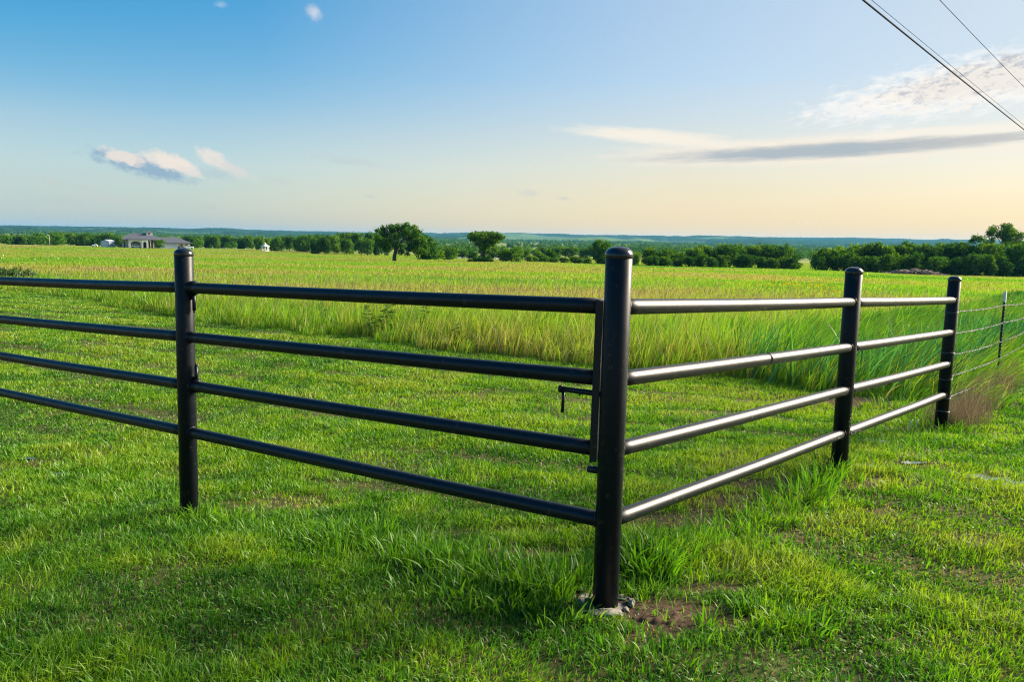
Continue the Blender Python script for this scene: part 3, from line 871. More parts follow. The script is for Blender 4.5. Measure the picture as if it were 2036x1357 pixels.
TP = [(7.33, 11.845, -.39), (10.43, 15.98, -.62), (13.5, 20.1, -.8), (19.7, 28.4, -1.15)]
HE = [(.965, .745, .53, .315, .10), (.736, .47, .185, -.065, -.31)]
for k in range(2, 5):
    dz = TP[k - 1][2] - TP[0][2]
    HE.append(tuple(h + dz for h in HE[1]))
M_TP = simple("black_post_paint", (.02, .022, .024), .5, .4, 20)
for i, (x, y, z) in enumerate(TP):
    z = g1(x, y); H = 1.30
    mb = MB(); rz = R(53)
    mb.box(relw((x, y, z + H / 2 - .1)), (.045, .007, H + .2), rz=rz); mb.box(relw((x + .012 * math.cos(rz + 1.57), y + .012 * math.sin(rz + 1.57), z + H / 2 - .1)), (.006, .03, H + .2), rz=rz)
    for k in range(20): mb.box(relw((x - .006 * math.cos(rz + 1.57), y - .006 * math.sin(rz + 1.57), z + .1 + k * .05)), (.016, .010, .02), rz=rz)
    o = mb.build("metal_post", M_TP, wf)
    mb = MB(); mb.box(relw((x, y, z + H - .055)), (.050, .013, .17), rz=rz, bev=.002); mb.box(relw((x + .013 * math.cos(rz + 1.57), y + .013 * math.sin(rz + 1.57), z + H - .055)), (.010, .035, .15), rz=rz, bev=.002)
    mb.build("white_tip", M_WHITE, o)
nodes_xy = [(4.25, 7.70)] + [(t[0], t[1]) for t in TP]
for w in range(5):
    P = [Vector((nx_, ny_, HE[k][w])) for k, (nx_, ny_) in enumerate(nodes_xy)]
    P[0] += (P[1] - P[0]).normalized() * .057
    A_, B_ = [], []; mb = MB(); t_acc = 0
    for p, q in zip(P, P[1:]):
        L = (q - p).length; d = (q - p).normalized(); n = int(L / .02)
        s = d.cross(Vector((0, 0, 1))).normalized(); u = s.cross(d)
        for k in range(n):
            t = k / n; c = p.lerp(q, t) + Vector((0, 0, -.02 * 4 * t * (1 - t)))
            a = t_acc + k * .9; off = (s * math.cos(a) + u * math.sin(a)) * .0028
            A_.append(relw(c + off)); B_.append(relw(c - off))
            if k % 7 == 3:
                rr = random.random() * 6.28
                for m_ in range(2):
                    v = s * math.cos(rr + m_ * 1.6) + u * math.sin(rr + m_ * 1.6)
                    mb.tube([relw(c - v * .017 - d * .003), relw(c + v * .017 + d * .003)], .0018, 4)
        t_acc += n * .9
    mb.tube(A_, .0013, 5); mb.tube(B_, .0013, 5)
    mb.build("barbed_strand", M_WIRE, wf)
for zz in (.955, .56, .30, .115, -.02):
    mb = MB(); c = Vector((4.253, 7.70, zz))
    for k in range(2):
        mb.tube([relw(c + Vector((math.cos(a) * .060, math.sin(a) * .060, .006 * k + .004 * math.sin(a * 2 + zz * 9)))) for a in (2 * math.pi * j / 24 for j in range(25))], .0024, 5, cap=False)
    mb.build("wire_wrap", M_WIRE, wf)

# white bent wire scraps by the last panel
for px, py, lab in ((1803, 855, "bent white wire loop in the grass, the left one of two near the end post"), (1822, 855, "bent white wire loop in the grass, the right one of two near the end post")):
    x, y = at(px, py); z = g1(x, y); s = 1 if px < 1810 else -1
    pts = [(x + s * .02 * math.sin(t * 2.2) + .05 * t, y + .03 * t, z + .115 * math.sin(min(t * 1.9, 2.6)) - .02 + 0 * t) for t in (k / 12 for k in range(13))]
    o = MB().tube(pts, .0045, 8).build("wire_scrap", M_WHITE); tag(o, lab, "wire", "white wire scraps by the end post")

# ------------------------------------------------------------------ leafy weeds in the pasture
M_WEED = leafy("weed_leaves", [(0, (.02, .07, .012)), (1, (.06, .14, .02))], .35, .05)


def weed(px, py, H, label, n=46, lean=0, leaf=.10):
    x, y = at(px, py); z = g1(x, y)
    root = empty("weed_plant", (x, y, z)); tag(root, label, "weed", "leafy weeds in the grass")
    MB().tube([(0, 0, -.03), (lean * .5, 0, H * .5), (lean, 0, H)], [.008, .006, .002], 8).build("stem", simple("weed_stem", (.09, .13, .03), .7), root)
    V, q, tn = [], [], []
    for k in range(n):
        t = .15 + .85 * k / n; a = k * 2.4 + random.uniform(-.7, .7); t = min(1, t + random.uniform(-.04, .04)); l = leaf * (1.15 - .6 * t) * random.uniform(.5, 1.25); c = np.array([lean * t, 0, H * t])
        o = np.array([math.cos(a), math.sin(a), .45]); s = np.array([-math.sin(a), math.cos(a), 0]) * l * .16
        b = len(V); up = np.array([0, 0, -.25 * l])
        V += [c, c + o * l * .5 - s, c + o * l * .5 + s, c + o * l + up]; q.append((b, b + 1, b + 3, b + 2)); tn += [random.random()] * 4
    link("leaves", fastmesh("leaves", np.array(V), np.array(q), None, {"tone": np.array(tn)}), M_WEED, root)


weed(765, 668, .85, "tall dark leafy weed at the mown edge under the top gate rail", 60, .1, .26)
weed(740, 672, .68, "shorter leafy weed just left of the tallest weed at the mown edge", 50, -.1, .22)
weed(842, 668, .8, "lone dark weed in the tall grass to the right of the weed pair", 40, .05, .2)
weed(643, 655, .75, "small dark weed at the mown edge, leftmost of the leafy weeds", 34, 0, .14)
weed(905, 690, .5, "low weed at the mown edge, rightmost of the leafy weeds", 34, 0, .16)


def basal_weed(px, py, label, n, leaf):
    x, y = at(px, py); z = g1(x, y)
    V, q, tn = [], [], []
    for k in range(n):
        a = k * 2.4 + .3; l = leaf * random.uniform(.6, 1.1); el = random.uniform(.3, 1.0)
        d = np.array([math.cos(a) * math.cos(el), math.sin(a) * math.cos(el), math.sin(el)]); s = np.array([-math.sin(a), math.cos(a), 0])
        b = len(V); c = np.array([0, 0, 0.])
        for t, w in ((0, .04), (.3, .13), (.55, .22), (.8, .2), (.95, .1)):
            p = c + d * l * t + np.array([0, 0, -.35 * l * t * t]); V += [p - s * w * l, p + s * w * l]; tn += [.8, .8]
        for i in range(4): q.append((b + 2 * i, b + 2 * i + 1, b + 2 * i + 3, b + 2 * i + 2))
    o = link("broadleaf_weed", fastmesh("broadleaf_weed", np.array(V), np.array(q), None, {"tone": np.array(tn) * np.repeat(RNG.uniform(.6, 1.2, n), 10)}), M_WEED)
    o.location = (x, y, z); tag(o, label, "weed", "broadleaf weeds by the corner post")


basal_weed(1178, 1215, "broad leaved weed growing against the left side of the corner footing", 7, .12)
basal_weed(1275, 1185, "small broad leaved weed beside the bare soil right of the corner post", 7, .07)
basal_weed(1130, 1175, "broad leaved weed among the tufts left of the corner post", 8, .10)

# ------------------------------------------------------------------ overhead power lines
for (x0, y0, x1, y1, h, r, lab) in [
    (6.29, 15.17, 19.18, 30.87, 6.0, .017, "thick black overhead cable, the heaviest of the three crossing the top right sky"),
    (6.97, 16.39, 19.96, 32.15, 6.35, .0055, "thin grey overhead wire running close beside the thick black cable"),
    (8.68, 17.15, 15.96, 25.9, 6.6, .007, "thin overhead wire on its own at the far right of the sky")]:
    a, b = Vector((x0, y0, h)), Vector((x1, y1, h)); d = (b - a)
    p, q = a - d * 1.6, b + d * 2.2
    pts = [p.lerp(q, t) + Vector((0, 0, .9 * (2 * t - .9) ** 2 * .25 - .02)) for t in (k / 60 for k in range(61))]
    tag(MB().tube(pts, r, 8).build("power_line", M_CABLE), lab, "power line", "overhead power lines")


# ------------------------------------------------------------------ trees
def crown_mesh(name, blobs, n, leaf, seed, shell=.55, tone0=.45):
    rng = np.random.default_rng(seed)
    B = np.array(blobs, float); vol = (B[:, 3] * B[:, 4] * B[:, 5]) ** .67; pr = vol / vol.sum()
    k = rng.choice(len(B), n, p=pr)
    d = rng.normal(size=(n, 3)); d /= np.linalg.norm(d, axis=1)[:, None]
    rr = (shell + (1 - shell) * rng.random(n) ** .6) * (1 + .15 * rng.normal(size=n))
    c = B[k, :3] + d * B[k, 3:6] * rr[:, None]
    nr = d + rng.normal(size=(n, 3)) * .8; nr /= np.linalg.norm(nr, axis=1)[:, None]
    u = np.cross(nr, rng.normal(size=(n, 3))); u /= np.linalg.norm(u, axis=1)[:, None]
    v = np.cross(nr, u)
    s = leaf * rng.uniform(.5, 1.3, n)[:, None]
    V = np.stack([c - u * s, c - v * s * .6 + nr * s * .15, c + u * s, c + v * s * .6 + nr * s * .15], 1).reshape(-1, 3)
    bt = rng.normal(0, .12, len(B))
    tone = np.clip(tone0 + bt[k] + rng.normal(0, .16, n), 0, 1)
    return fastmesh(name, V, (np.arange(n) * 4)[:, None] + np.arange(4)[None], None, {"tone": np.repeat(tone, 4)})


def trunk_mesh(limbs):
    mb = MB()
    for pts, rad in limbs: mb.tube(pts, rad, 8)
    bmesh.ops.recalc_face_normals(mb.bm, faces=mb.bm.faces[:])
    me = bpy.data.meshes.new("trunk"); mb.bm.to_mesh(me); mb.bm.free(); me.materials.append(M_BARK)
    return me


def random_blobs(seed, low=.18, wide=.5, n=16):
    """unit tree: height 1, crown radius about wide"""
    rnd = random.Random(seed); out = []
    for k in range(n):
        z = rnd.uniform(low + .1, .86); env = wide * math.sqrt(max(.05, 1 - ((z - .5) / .52) ** 2))
        a = rnd.uniform(0, 6.283); r = env * rnd.uniform(.25, .75)
        s = rnd.uniform(.09, .23)
        out.append((r * math.cos(a), r * math.sin(a), z, s * 1.15, s * 1.15, s * .9))
    out.append((0, 0, .55, wide * .6, wide * .6, .3))
    return out


VAR = []
for s in range(8):
    wide = (.5, .42, .6, .48, .55, .4, .65, .5)[s]
    low = (.05, .0, .08, -.02, .1, 0, .02, .12)[s]
    cm = crown_mesh("crown", random_blobs(100 + s, low, wide, 18), 1500, .055, 200 + s, tone0=(.55, .46, .62, .42, .56, .5, .64, .52)[s]); cm.materials.append(M_TREE)
    tm = trunk_mesh([([(0, 0, -.05), (.01, 0, .25), (.0, .02, .55)], [.03, .022, .01]), ([(.01, 0, .2), (.12, .05, .42), (.2, .1, .6)], [.014, .009, .004]), ([(.0, 0, .25), (-.1, -.06, .45), (-.2, -.05, .65)], [.013, .008, .004])])
    VAR.append((cm, tm))


def px_xy(px, D):
    d = ray(px, horizon(px)); s = D / d[1]
    return d[0] * s, D


def plant_tree(px, D, top, label, group, var=None, wpx=None, name="tree", cat="tree"):
    x, y = px_xy(px, D); z = g1(x, y)
    ztop = EYE[2] + (horizon(px) - top) / F * D
    H = max(1.2, ztop - z)
    v = random.randrange(8) if var is None else var
    root = empty(name, (x, y, z - .05), random.uniform(0, 6.28)); tag(root, label, cat, group)
    sx = H
    if wpx: sx = wpx / F * D / (2 * (.5, .42, .6, .48, .55, .4, .65, .5)[v] + .15)
    sx = min(max(sx, H * .6), H * 2.2)
    for nm, me in (("crown", VAR[v][0]), ("trunk", VAR[v][1])):
        o = bpy.data.objects.new(nm, me); COL.objects.link(o); o.parent = root; o.scale = (sx, sx, H)
    return root


def belt(p0, p1, step, D, Dj, tops, jit, label, group, wpx, name="tree", vs=None):
    px = p0
    xs, ts = zip(*tops)
    while px < p1:
        q = px + random.uniform(-.3, .3) * step
        plant_tree(q, D + random.uniform(-Dj, Dj), float(np.interp(q, xs, ts)) + random.uniform(-jit, jit), label, group, None if vs is None else random.choice(vs), wpx * random.uniform(.8, 1.25), name)
        px += step


# the long belt behind the house
belt(-60, 235, 13, 452, 10, [(-60, 464), (60, 467), (150, 462), (235, 468)], 4.5, "green tree in the belt left of the house and shed", "trees left of the house", 28)
belt(240, 520, 14, 470, 10, [(240, 470), (330, 470), (400, 468), (520, 470)], 2.5, "green tree in the belt behind the house and gazebo", "trees behind the house and gazebo", 26)
belt(520, 760, 14, 400, 14, [(520, 468), (600, 470), (660, 463), (760, 461)], 3, "green tree in the belt between the gazebo and the large leaning tree", "trees between gazebo and large tree", 28)
belt(630, 770, 17, 345, 10, [(630, 474), (770, 470)], 4, "dark green low tree in front of the belt left of the large leaning tree", "low trees left of the large tree", 28)
plant_tree(608, 372, 464.5, "rounded dark tree standing out of the belt right of the gazebo", None, 4, 46)
belt(860, 1010, 20, 330, 15, [(860, 490), (1010, 496)], 4, "small green tree behind the fan shaped tree", "trees behind the fan shaped tree", 30)
belt(1010, 1250, 19, 380, 25, [(1010, 492), (1100, 489), (1250, 490)], 4, "mid green tree in the band beyond the field left of the corner post", "trees beyond the field left of the corner post", 30)
plant_tree(852, 235, 462, "dark green tree close behind the right side of the large leaning tree", None, 1, 50)
plant_tree(895, 262, 489, "light green bush right of the large leaning tree", None, 6, 44, "bush", "bush")
plant_tree(872, 250, 497, "dark low bush at the foot of the trees right of the large leaning tree", None, 2, 44, "bush", "bush")
plant_tree(1018, 200, 491.5, "broad round bush right of the fan shaped tree", None, 6, 72, "bush", "bush")
plant_tree(1075, 222, 499, "dark round bush between the broad bush and the tree beside the corner post", None, 3, 46, "bush", "bush")
plant_tree(1098, 226, 493, "dark upright bush beside the tree left of the corner post", None, 1, 34, "bush", "bush")
belt(1050, 1180, 17, 214, 5, [(1050, 509), (1180, 511)], 2, "low dark bush in the row left of the corner post", "low dark bushes left of the corner post", 30, "bush", [2, 3, 6])
plant_tree(1197, 216, 476, "taller green tree just left of the corner post top", None, 0, 50)
belt(1210, 1262, 24, 222, 5, [(1210, 496), (1262, 498)], 3, "green tree directly behind the corner post top", "trees behind the corner post top", 40)
belt(1285, 1590, 17, 217, 7, [(1285, 497), (1380, 491), (1450, 487), (1520, 485), (1575, 490)], 5, "dark green tree in the belt right of the corner post", "trees right of the corner post", 40)
belt(1300, 1590, 24, 207, 3, [(1300, 508), (1590, 506)], 4, "dark low tree at the front of the belt right of the corner post", "low trees right of the corner post", 34, vs=[1, 3, 5])
plant_tree(1266, 207, 500, "small bright green bush just right of the corner post top", None, 6, 22, "bush", "bush")
plant_tree(1305, 203, 507, "tiny pale green bush in front of the dark belt right of the corner post", None, 5, 16, "bush", "bush")
belt(1632, 2190, 18, 190, 6, [(1632, 494), (1700, 486), (1830, 482), (1960, 482), (2190, 484)], 4.5, "dark green tree in the dense belt at far right", "trees in the far right belt", 44)
belt(1640, 2190, 24, 181, 3, [(1640, 508), (1700, 502), (2190, 505)], 4, "dark low tree at the front of the far right belt", "low trees in the far right belt", 40, vs=[1, 3, 5])

# tree by the shed, tree before the house
plant_tree(234, 374, 470, "dark tree standing between the shed and the house", None, 5, 17)
plant_tree(317, 368, 474.5, "small round tree in front of the house", None, 4, 25)


def special(name, label, px, D, limbs, blobs, n, leaf, seed, tone0=.45, cat="tree"):
    """limbs and blobs in metres, local x to the right, z up"""
    x, y = px_xy(px, D); z = g1(x, y)
    root = empty(name, (x, y, z)); tag(root, label, cat)
    cm = crown_mesh("crown", blobs, n, leaf, seed, shell=.15, tone0=tone0); link("crown", cm, M_TREE, root)
    link("trunk", trunk_mesh(limbs), M_BARK, root)
    return root


# large leaning tree
D = 190; m = D / F
rnd = random.Random(5)
bl = []
for (px, py, s) in [(765, 465, 9), (760, 455, 7), (775, 453, 8), (790, 452, 9), (805, 450, 9), (820, 452, 8), (832, 462, 9), (838, 475, 9), (842, 488, 8), (825, 480, 10), (808, 470, 10), (790, 470, 9), (778, 480, 8), (765, 485, 7),
                    (815, 492, 8), (835, 498, 7), (800, 488, 7), (755, 472, 7), (752, 458, 5), (848, 494, 5), (770, 495, 6), (812, 462, 9), (822, 468, 10), (772, 488, 9), (785, 486, 8), (800, 498, 7), (760, 478, 8), (818, 484, 10), (830, 490, 9), (842, 478, 8), (797, 462, 10), (780, 462, 10), (845, 498, 7), (826, 501, 6), (758, 486, 8), (752, 478, 6), (812, 503, 5)]:
    bl.append(((px - 785) * m, rnd.uniform(-5, 5) * .6, (519 - py) * m, s * m * 1.22, s * m * 1.3, s * m * 1.0))
special("leaning_tree", "large spreading tree with a leaning trunk alone in the field", 785, D,
        [([(-.1, 0, -.3), (-.1, 0, 1.2), (.2, .1, 2.6), (1.0, .2, 4.2), (2.4, .3, 5.8), (4.2, .2, 7)], [.55, .45, .42, .3, .2, .1]), ([(.2, .1, 2.6), (-.4, -.2, 4.5), (-1.2, -.3, 6.6), (-2.0, -.2, 8)], [.3, .22, .15, .08]),
         ([(.3, .1, 3.0), (.8, .6, 5.0), (1.2, 1.2, 7.5)], [.22, .16, .07]), ([(1.2, .2, 4.3), (2.5, -1, 4.7), (4.4, -1.5, 4.5)], [.16, .11, .05]), ([(-.4, -.2, 4.4), (-2, .8, 5), (-3.5, 1.2, 5.6)], [.14, .1, .05])], bl, 10500, .25, 11, .66)

# fan shaped tree with a skirt of brush
D = 195; m = D / F
bl = []
for (px, py, s) in [(938, 468, 7), (948, 467, 7), (958, 466, 7), (968, 466, 7), (978, 466, 7), (988, 468, 7), (997, 471, 6), (942, 476, 6), (953, 478, 6), (964, 478, 6), (975, 479, 6), (986, 479, 6), (948, 486, 4), (960, 488, 5), (971, 490, 5), (980, 486, 5), (965, 497, 4),
                    (935, 472, 5), (958, 497, 4), (972, 500, 4), (963, 471, 8), (978, 472, 8), (948, 472, 8), (990, 474, 7), (958, 484, 6), (972, 485, 6), (966, 492, 5)]:
    bl.append(((px - 961) * m, rnd.uniform(-3, 3) * .7, (521 - py) * m, s * m * 1.25, s * m * 1.5, s * m * .95))
special("fan_tree", "fan shaped tree with flat spreading top and visible forked branches", 961, D,
        [([(0, 0, -.3), (0, 0, 1.0), (-.6, .1, 3.2), (-1.6, .2, 5.6)], [.4, .34, .22, .1]), ([(.1, 0, .8), (.6, .1, 2.8), (1.6, .2, 4.8), (2.8, .1, 6)], [.34, .24, .17, .07]), ([(0, .1, 1.2), (.2, .4, 3.5), (.3, .5, 6)], [.22, .16, .07]),
         ([(-.5, .1, 2.8), (-1.6, -.4, 4.4), (-2.5, -.5, 5.8)], [.15, .1, .05])], bl, 8500, .23, 12, .6)
bl = [((px - 961) * m, rnd.uniform(-1, 1), (521 - py) * m, s * m, s * m * 1.1, s * m * .7) for px, py, s in [(935, 519, 6), (946, 516, 7), (957, 515, 7), (968, 515, 7), (976, 518, 6), (972, 511, 5), (950, 521, 8), (964, 521, 8)]]
special("bush", "dark spreading bush around the foot of the fan shaped tree", 961, 193.5, [([(0, 0, -.2), (.1, 0, 1.0)], [.08, .03]), ([(0, 0, -.1), (-1, .2, .9)], [.06, .02]), ([(0, 0, -.1), (1.1, .1, .9)], [.06, .02])], bl, 2200, .2, 13, .25, "bush")

# lone tall sparse tree above the right belt
D = 196; m = D / F
bl = []
for (px, py, s) in [(1945, 470, 6), (1952, 463, 6), (1958, 474, 6), (1963, 455, 6), (1972, 450, 7), (1980, 444, 6), (1990, 441, 6), (2000, 440, 6), (2010, 445, 6), (2020, 451, 7), (2030, 458, 7), (2035, 468, 7), (1990, 455, 6), (2005, 458, 6), (1975, 465, 5), (2015, 470, 6), (2025, 480, 7),
                    (1985, 470, 4), (1968, 478, 5), (1985, 452, 8), (2000, 450, 8), (1995, 464, 8), (2012, 458, 8), (1975, 458, 7), (2008, 472, 7), (1965, 466, 7), (1985, 462, 6), (2042, 462, 6), (2045, 474, 6), (2000, 476, 5), (1948, 480, 5), (2050, 484, 6)]:
    bl.append(((px - 1998) * m, rnd.uniform(-5, 5) * .6, (536 - py) * m, s * m * 1.5, s * m * 1.5, s * m * 1.15))
special("sparse_tree", "tallest open crowned tree rising above the belt at the right edge", 1998, D,
        [([(0, 0, -.3), (-.1, 0, 3), (-.3, 0, 6), (-.8, .2, 9), (-.6, .2, 11)], [.4, .34, .26, .14, .06]), ([(-.2, 0, 5), (-2.2, .2, 7), (-5, .3, 8)], [.2, .13, .05]), ([(-.2, 0, 5.4), (1.5, .2, 7.5), (3.8, .2, 9)], [.2, .13, .05]),
         ([(-.3, 0, 6.5), (-1.8, -.3, 8.6), (-3.2, -.3, 10)], [.14, .09, .04]), ([(0, 0, 6.8), (1.2, .3, 9.2), (1.6, .3, 10.6)], [.14, .08, .04])], bl, 7000, .22, 14, .6)

# dark weed bank at the left edge of the pasture
for i, (px, py, w, top) in enumerate([(10, 563, 46, 528), (44, 562, 40, 536), (-28, 564, 46, 524)]):
    x, y = at(px, py); D = y + .8; mm = D / F
    bl = [(random.uniform(-.5, .5) * w * mm, random.uniform(-.4, .4), random.uniform(.1, .75) * (py - top) * mm, .32, .32, .25) for _ in range(14)]
    x, y = px_xy(px, D)
    root = empty("weed_bush", (x, y, g1(x, y))); tag(root, ("dark green weed bush at the left edge of the pasture, cut by the frame", "smaller dark green weed bush right of the one cut by the frame", "dark weed bush just beyond the left edge of the pasture view")[i], "weed bush")
    cm = crown_mesh("leaves", bl, 1600, .06, 40 + i, .3, .35); link("leaves", cm, M_WEED, root)
    MB().tube([(0, 0, -.1), (.05, 0, .5)], [.02, .008], 6).build("stem", M_BARK, root)

# brush pile by the right belt
x, y = px_xy(1822, 171); z = g1(x, y)
mb = MB()
rnd = random.Random(3)
for k in range(260):
    t = rnd.gauss(0, .33); cx = t * 14 * .55; hh = max(.15, 1.25 - abs(t) * 1.2); a = rnd.uniform(-.5, .5) + (3.14 if rnd.random() < .5 else 0)
    p = Vector((cx, rnd.uniform(-1.2, 1.2), rnd.uniform(0, hh))); d = Vector((math.cos(a), rnd.uniform(-.5, .5), rnd.uniform(-.25, .35))) * rnd.uniform(.8, 2.2)
    mb.tube([p, p + d * .5 + Vector((0, 0, .1)), p + d], [.09, .06, .03], 5)
o = mb.build("brush_pile", simple("dead_wood", (.20, .16, .14), .9, .3, 2)); o.location = (x, y, z)
tag(o, "long grey brown pile of dead branches in front of the far right trees", "brush pile")


# ------------------------------------------------------------------ far woods and hills
def far_woods():
    rng = np.random.default_rng(3)
    cs, ss = [], []
    for D0, D1, n, H0 in ((480, 620, 330, 6.5), (620, 900, 900, 7), (900, 1500, 1700, 8.5), (1500, 2600, 2400, 10), (2600, 3600, 2000, 12)):
        th = rng.uniform(-R(42), R(42), n); r = np.sqrt(rng.uniform(D0 * D0, D1 * D1, n))
        x = r * np.sin(th); y = r * np.cos(th)
        k = fbm(x * .006, y * .012, 33, 3) > .43 + .0 * r
        k &= ~((np.abs(x / y) < .05) & (y < 560))
        x, y = x[k], y[k]
        cs.append(np.stack([x, y, ground(x, y)], 1)); ss.append(H0 * rng.uniform(.6, 1.15, len(x)))
    c = np.concatenate(cs); s = np.concatenate(ss); nt_ = len(c)
    near = np.hypot(c[:, 0], c[:, 1]) < 1000
    cnt = np.where(near, 130, 60)
    k = np.repeat(np.arange(nt_), cnt); n = len(k)
    d = rng.normal(size=(n, 3)); d /= np.linalg.norm(d, axis=1)[:, None]
    rr = .55 + .5 * rng.random(n)
    H = s[k]
    p = c[k] + d * rr[:, None] * np.stack([H * .55, H * .55, H * .5], 1) + np.stack([np.zeros(n), np.zeros(n), H * .5], 1)
    nr = d + rng.normal(size=(n, 3)) * .6; nr /= np.linalg.norm(nr, axis=1)[:, None]
    u = np.cross(nr, rng.normal(size=(n, 3))); u /= np.linalg.norm(u, axis=1)[:, None]; v = np.cross(nr, u)
    sz = (H * np.where(near[k], .10, .15) * rng.uniform(.6, 1.3, n))[:, None]
    V = np.stack([p - u * sz, p - v * sz * .7, p + u * sz, p + v * sz * .7], 1).reshape(-1, 3)
    tt = rng.uniform(.2, .65, nt_)
    tone = np.clip(tt[k] + rng.normal(0, .1, n), 0, 1)
    me = fastmesh("far_woods", V, (np.arange(n) * 4)[:, None] + np.arange(4)[None], None, {"tone": np.repeat(tone, 4)})
    tag(link("far_woods", me, M_TREE), "distant green woods covering the valley between the field and the hills", "woods", kind="stuff")


far_woods()


def hills():
    th = np.linspace(-R(50), R(50), 1500); rr = np.concatenate([np.geomspace(3300, 7200, 70), [7600, 8200, 8900]])
    A, B = np.meshgrid(rr, th, indexing="ij"); X = A * np.sin(B); Y = A * np.cos(B)
    deg = np.degrees(B)
    t = (A - 3300) / (7200 - 3300)
    el = np.interp(np.tan(B), [-.9, -.64, -.39, -.2, 0, .24, .37, .46, .53, .64, .9], [3, 3.5, 3, 4, 6, 6.5, 8, 8.5, 8.5, 7.5, 6])   # ridge height in thousandths-of-F
    ridge = el / F * 7000 * 1.0 + 1.6
    wav = (fbm(deg * .35, A / 1500, 7, 4) - .5)
    prof = np.where(t < 1, sstep(0, 1, t), 1 - .5 * sstep(1, 1.5, t))
    Z = -15 + (ridge + 15) * prof + wav * 46 * sstep(0, .2, t) * (1 - sstep(.7, 1, t)) + wav * 14 * sstep(.7, 1, t)
    fo = fbm(X * .0016, Y * .0007, 44, 4)
    forest = sstep(.40, .44, fo)
    Z = Z + forest * (6 + 9 * fbm(deg * 14, A * .01, 21, 2) * (.6 + .4 * t))
    Z[0] = -25
    global HILL_TOP; HILL_TOP = float(Z.max())
    n, k = X.shape
    i, j = np.meshgrid(np.arange(n - 1), np.arange(k - 1), indexing="ij")
    q = np.stack([i * k + j, (i + 1) * k + j, (i + 1) * k + j + 1, i * k + j + 1], -1).reshape(-1, 4)[:, ::-1]
    me = fastmesh("hills", np.stack([X.ravel(), Y.ravel(), Z.ravel()], 1), q, None, {"forest": forest.ravel()})
    m, nt, out = mat("wooded_hills")
    p = N(nt, "ShaderNodeBsdfPrincipled"); p.inputs["Roughness"].default_value = 1; p.inputs["Specular IOR Level"].default_value = 0
    a = N(nt, "ShaderNodeAttribute", attribute_name="forest"); tc = N(nt, "ShaderNodeTexCoord"); no = N(nt, "ShaderNodeTexNoise"); no.inputs["Scale"].default_value = .02; no.inputs["Detail"].default_value = 6
    nt.links.new(tc.outputs["Object"], no.inputs["Vector"])
    f = ramp(nt, [(.35, (.010, .035, .012)), (.65, (.030, .075, .020))]); nt.links.new(no.outputs["Fac"], f.inputs[0])
    x = N(nt, "ShaderNodeMix", data_type="RGBA"); x.inputs["A"].default_value = (.09, .15, .04, 1)
    nt.links.new(a.outputs["Fac"], x.inputs["Factor"]); nt.links.new(f.outputs[0], x.inputs["B"]); nt.links.new(x.outputs["Result"], p.inputs["Base Color"]); nt.links.new(p.outputs[0], out.inputs[0])
    tag(link("hills", me, m), kind="structure")


hills(); print("HILLTOP", HILL_TOP)

# pond
x, y = px_xy(1000, 318)
bm = bmesh.new()
vs = []
pz = max(g1(x + 22 * math.cos(t), y + 14 * math.sin(t)) for t in (0, 1.57, 3.14, 4.71)) + .15
for k in range(48):
    t = 2 * math.pi * k / 48; r = 1 + .25 * math.sin(3 * t + 1) * .5
    vs.append(bm.verts.new((x + 24 * r * math.cos(t), y + 19 * r * math.sin(t), pz)))
bm.faces.new(vs); me = bpy.data.meshes.new("pond"); bm.to_mesh(me); bm.free()
mm_, nt, out = mat("pond_water")
p = N(nt, "ShaderNodeBsdfPrincipled"); p.inputs["Base Color"].default_value = (.02, .03, .03, 1); p.inputs["Roughness"].default_value = .08; nt.links.new(p.outputs[0], out.inputs[0])
tag(link("pond", me, mm_), kind="structure")

# ------------------------------------------------------------------ house and yard
M_STUCCO = simple("pale_stucco", (.84, .77, .70), .85, .06, 2)
M_ROOF = simple("grey_shingles", (.065, .075, .10), .9, .2, 3)
M_GDOOR = simple("white_garage_door", (.72, .72, .72), .5, .03, 1)
M_GLASS = simple("dark_window_glass", (.02, .025, .03), .08, .1, 1)
M_SHED = simple("pale_shed_panel", (.55, .58, .60), .6, .06, 2)
M_SHEDR = simple("metal_shed_roof", (.55, .60, .64), .4, .06, 2, metallic=.3)
M_CARW = simple("white_car_paint", (.78, .79, .80), .3, .03, 1)
M_CARD = simple("dark_car_paint", (.03, .04, .06), .3, .1, 1)
M_TYRE = simple("tyre_rubber", (.02, .02, .02), .8, .2, 4)
HD = 380.0
hs = HD / F      # metres per photo pixel at the house
hx, hy = px_xy(308, HD)
hz = g1(hx, hy)
base_px = horizon(308) + (1.6 - hz) / HD * F
facing = -math.atan2(hx, hy)


def HP(px, dy=0, py=None):
    """house-local metres from photo offsets: x right of the house centre, z above its floor"""
    return ((px - 308) * hs, dy, 0 if py is None else (493.5 - py) * hs)


def hip(mb, x0, x1, y0, y1, ze, zr, inset, ov=.6, th=.25, left=None):
    x0 -= ov; x1 += ov; y0 -= ov; y1 += ov; ym = (y0 + y1) / 2
    a = [(x0, y0, ze), (x1, y0, ze), (x1, y1, ze), (x0, y1, ze)]
    rdg = [(x0 + (inset if left is None else left), ym, zr), (x1 - inset, ym, zr)]
    b = [(p[0], p[1], p[2] - th) for p in a]
    mb.hull(a + rdg + b, [(0, 1, 5, 4), (2, 3, 4, 5), (1, 2, 5), (3, 0, 4), (0, 6, 7, 1), (1, 7, 8, 2), (2, 8, 9, 3), (3, 9, 6, 0), (6, 9, 8, 7)])


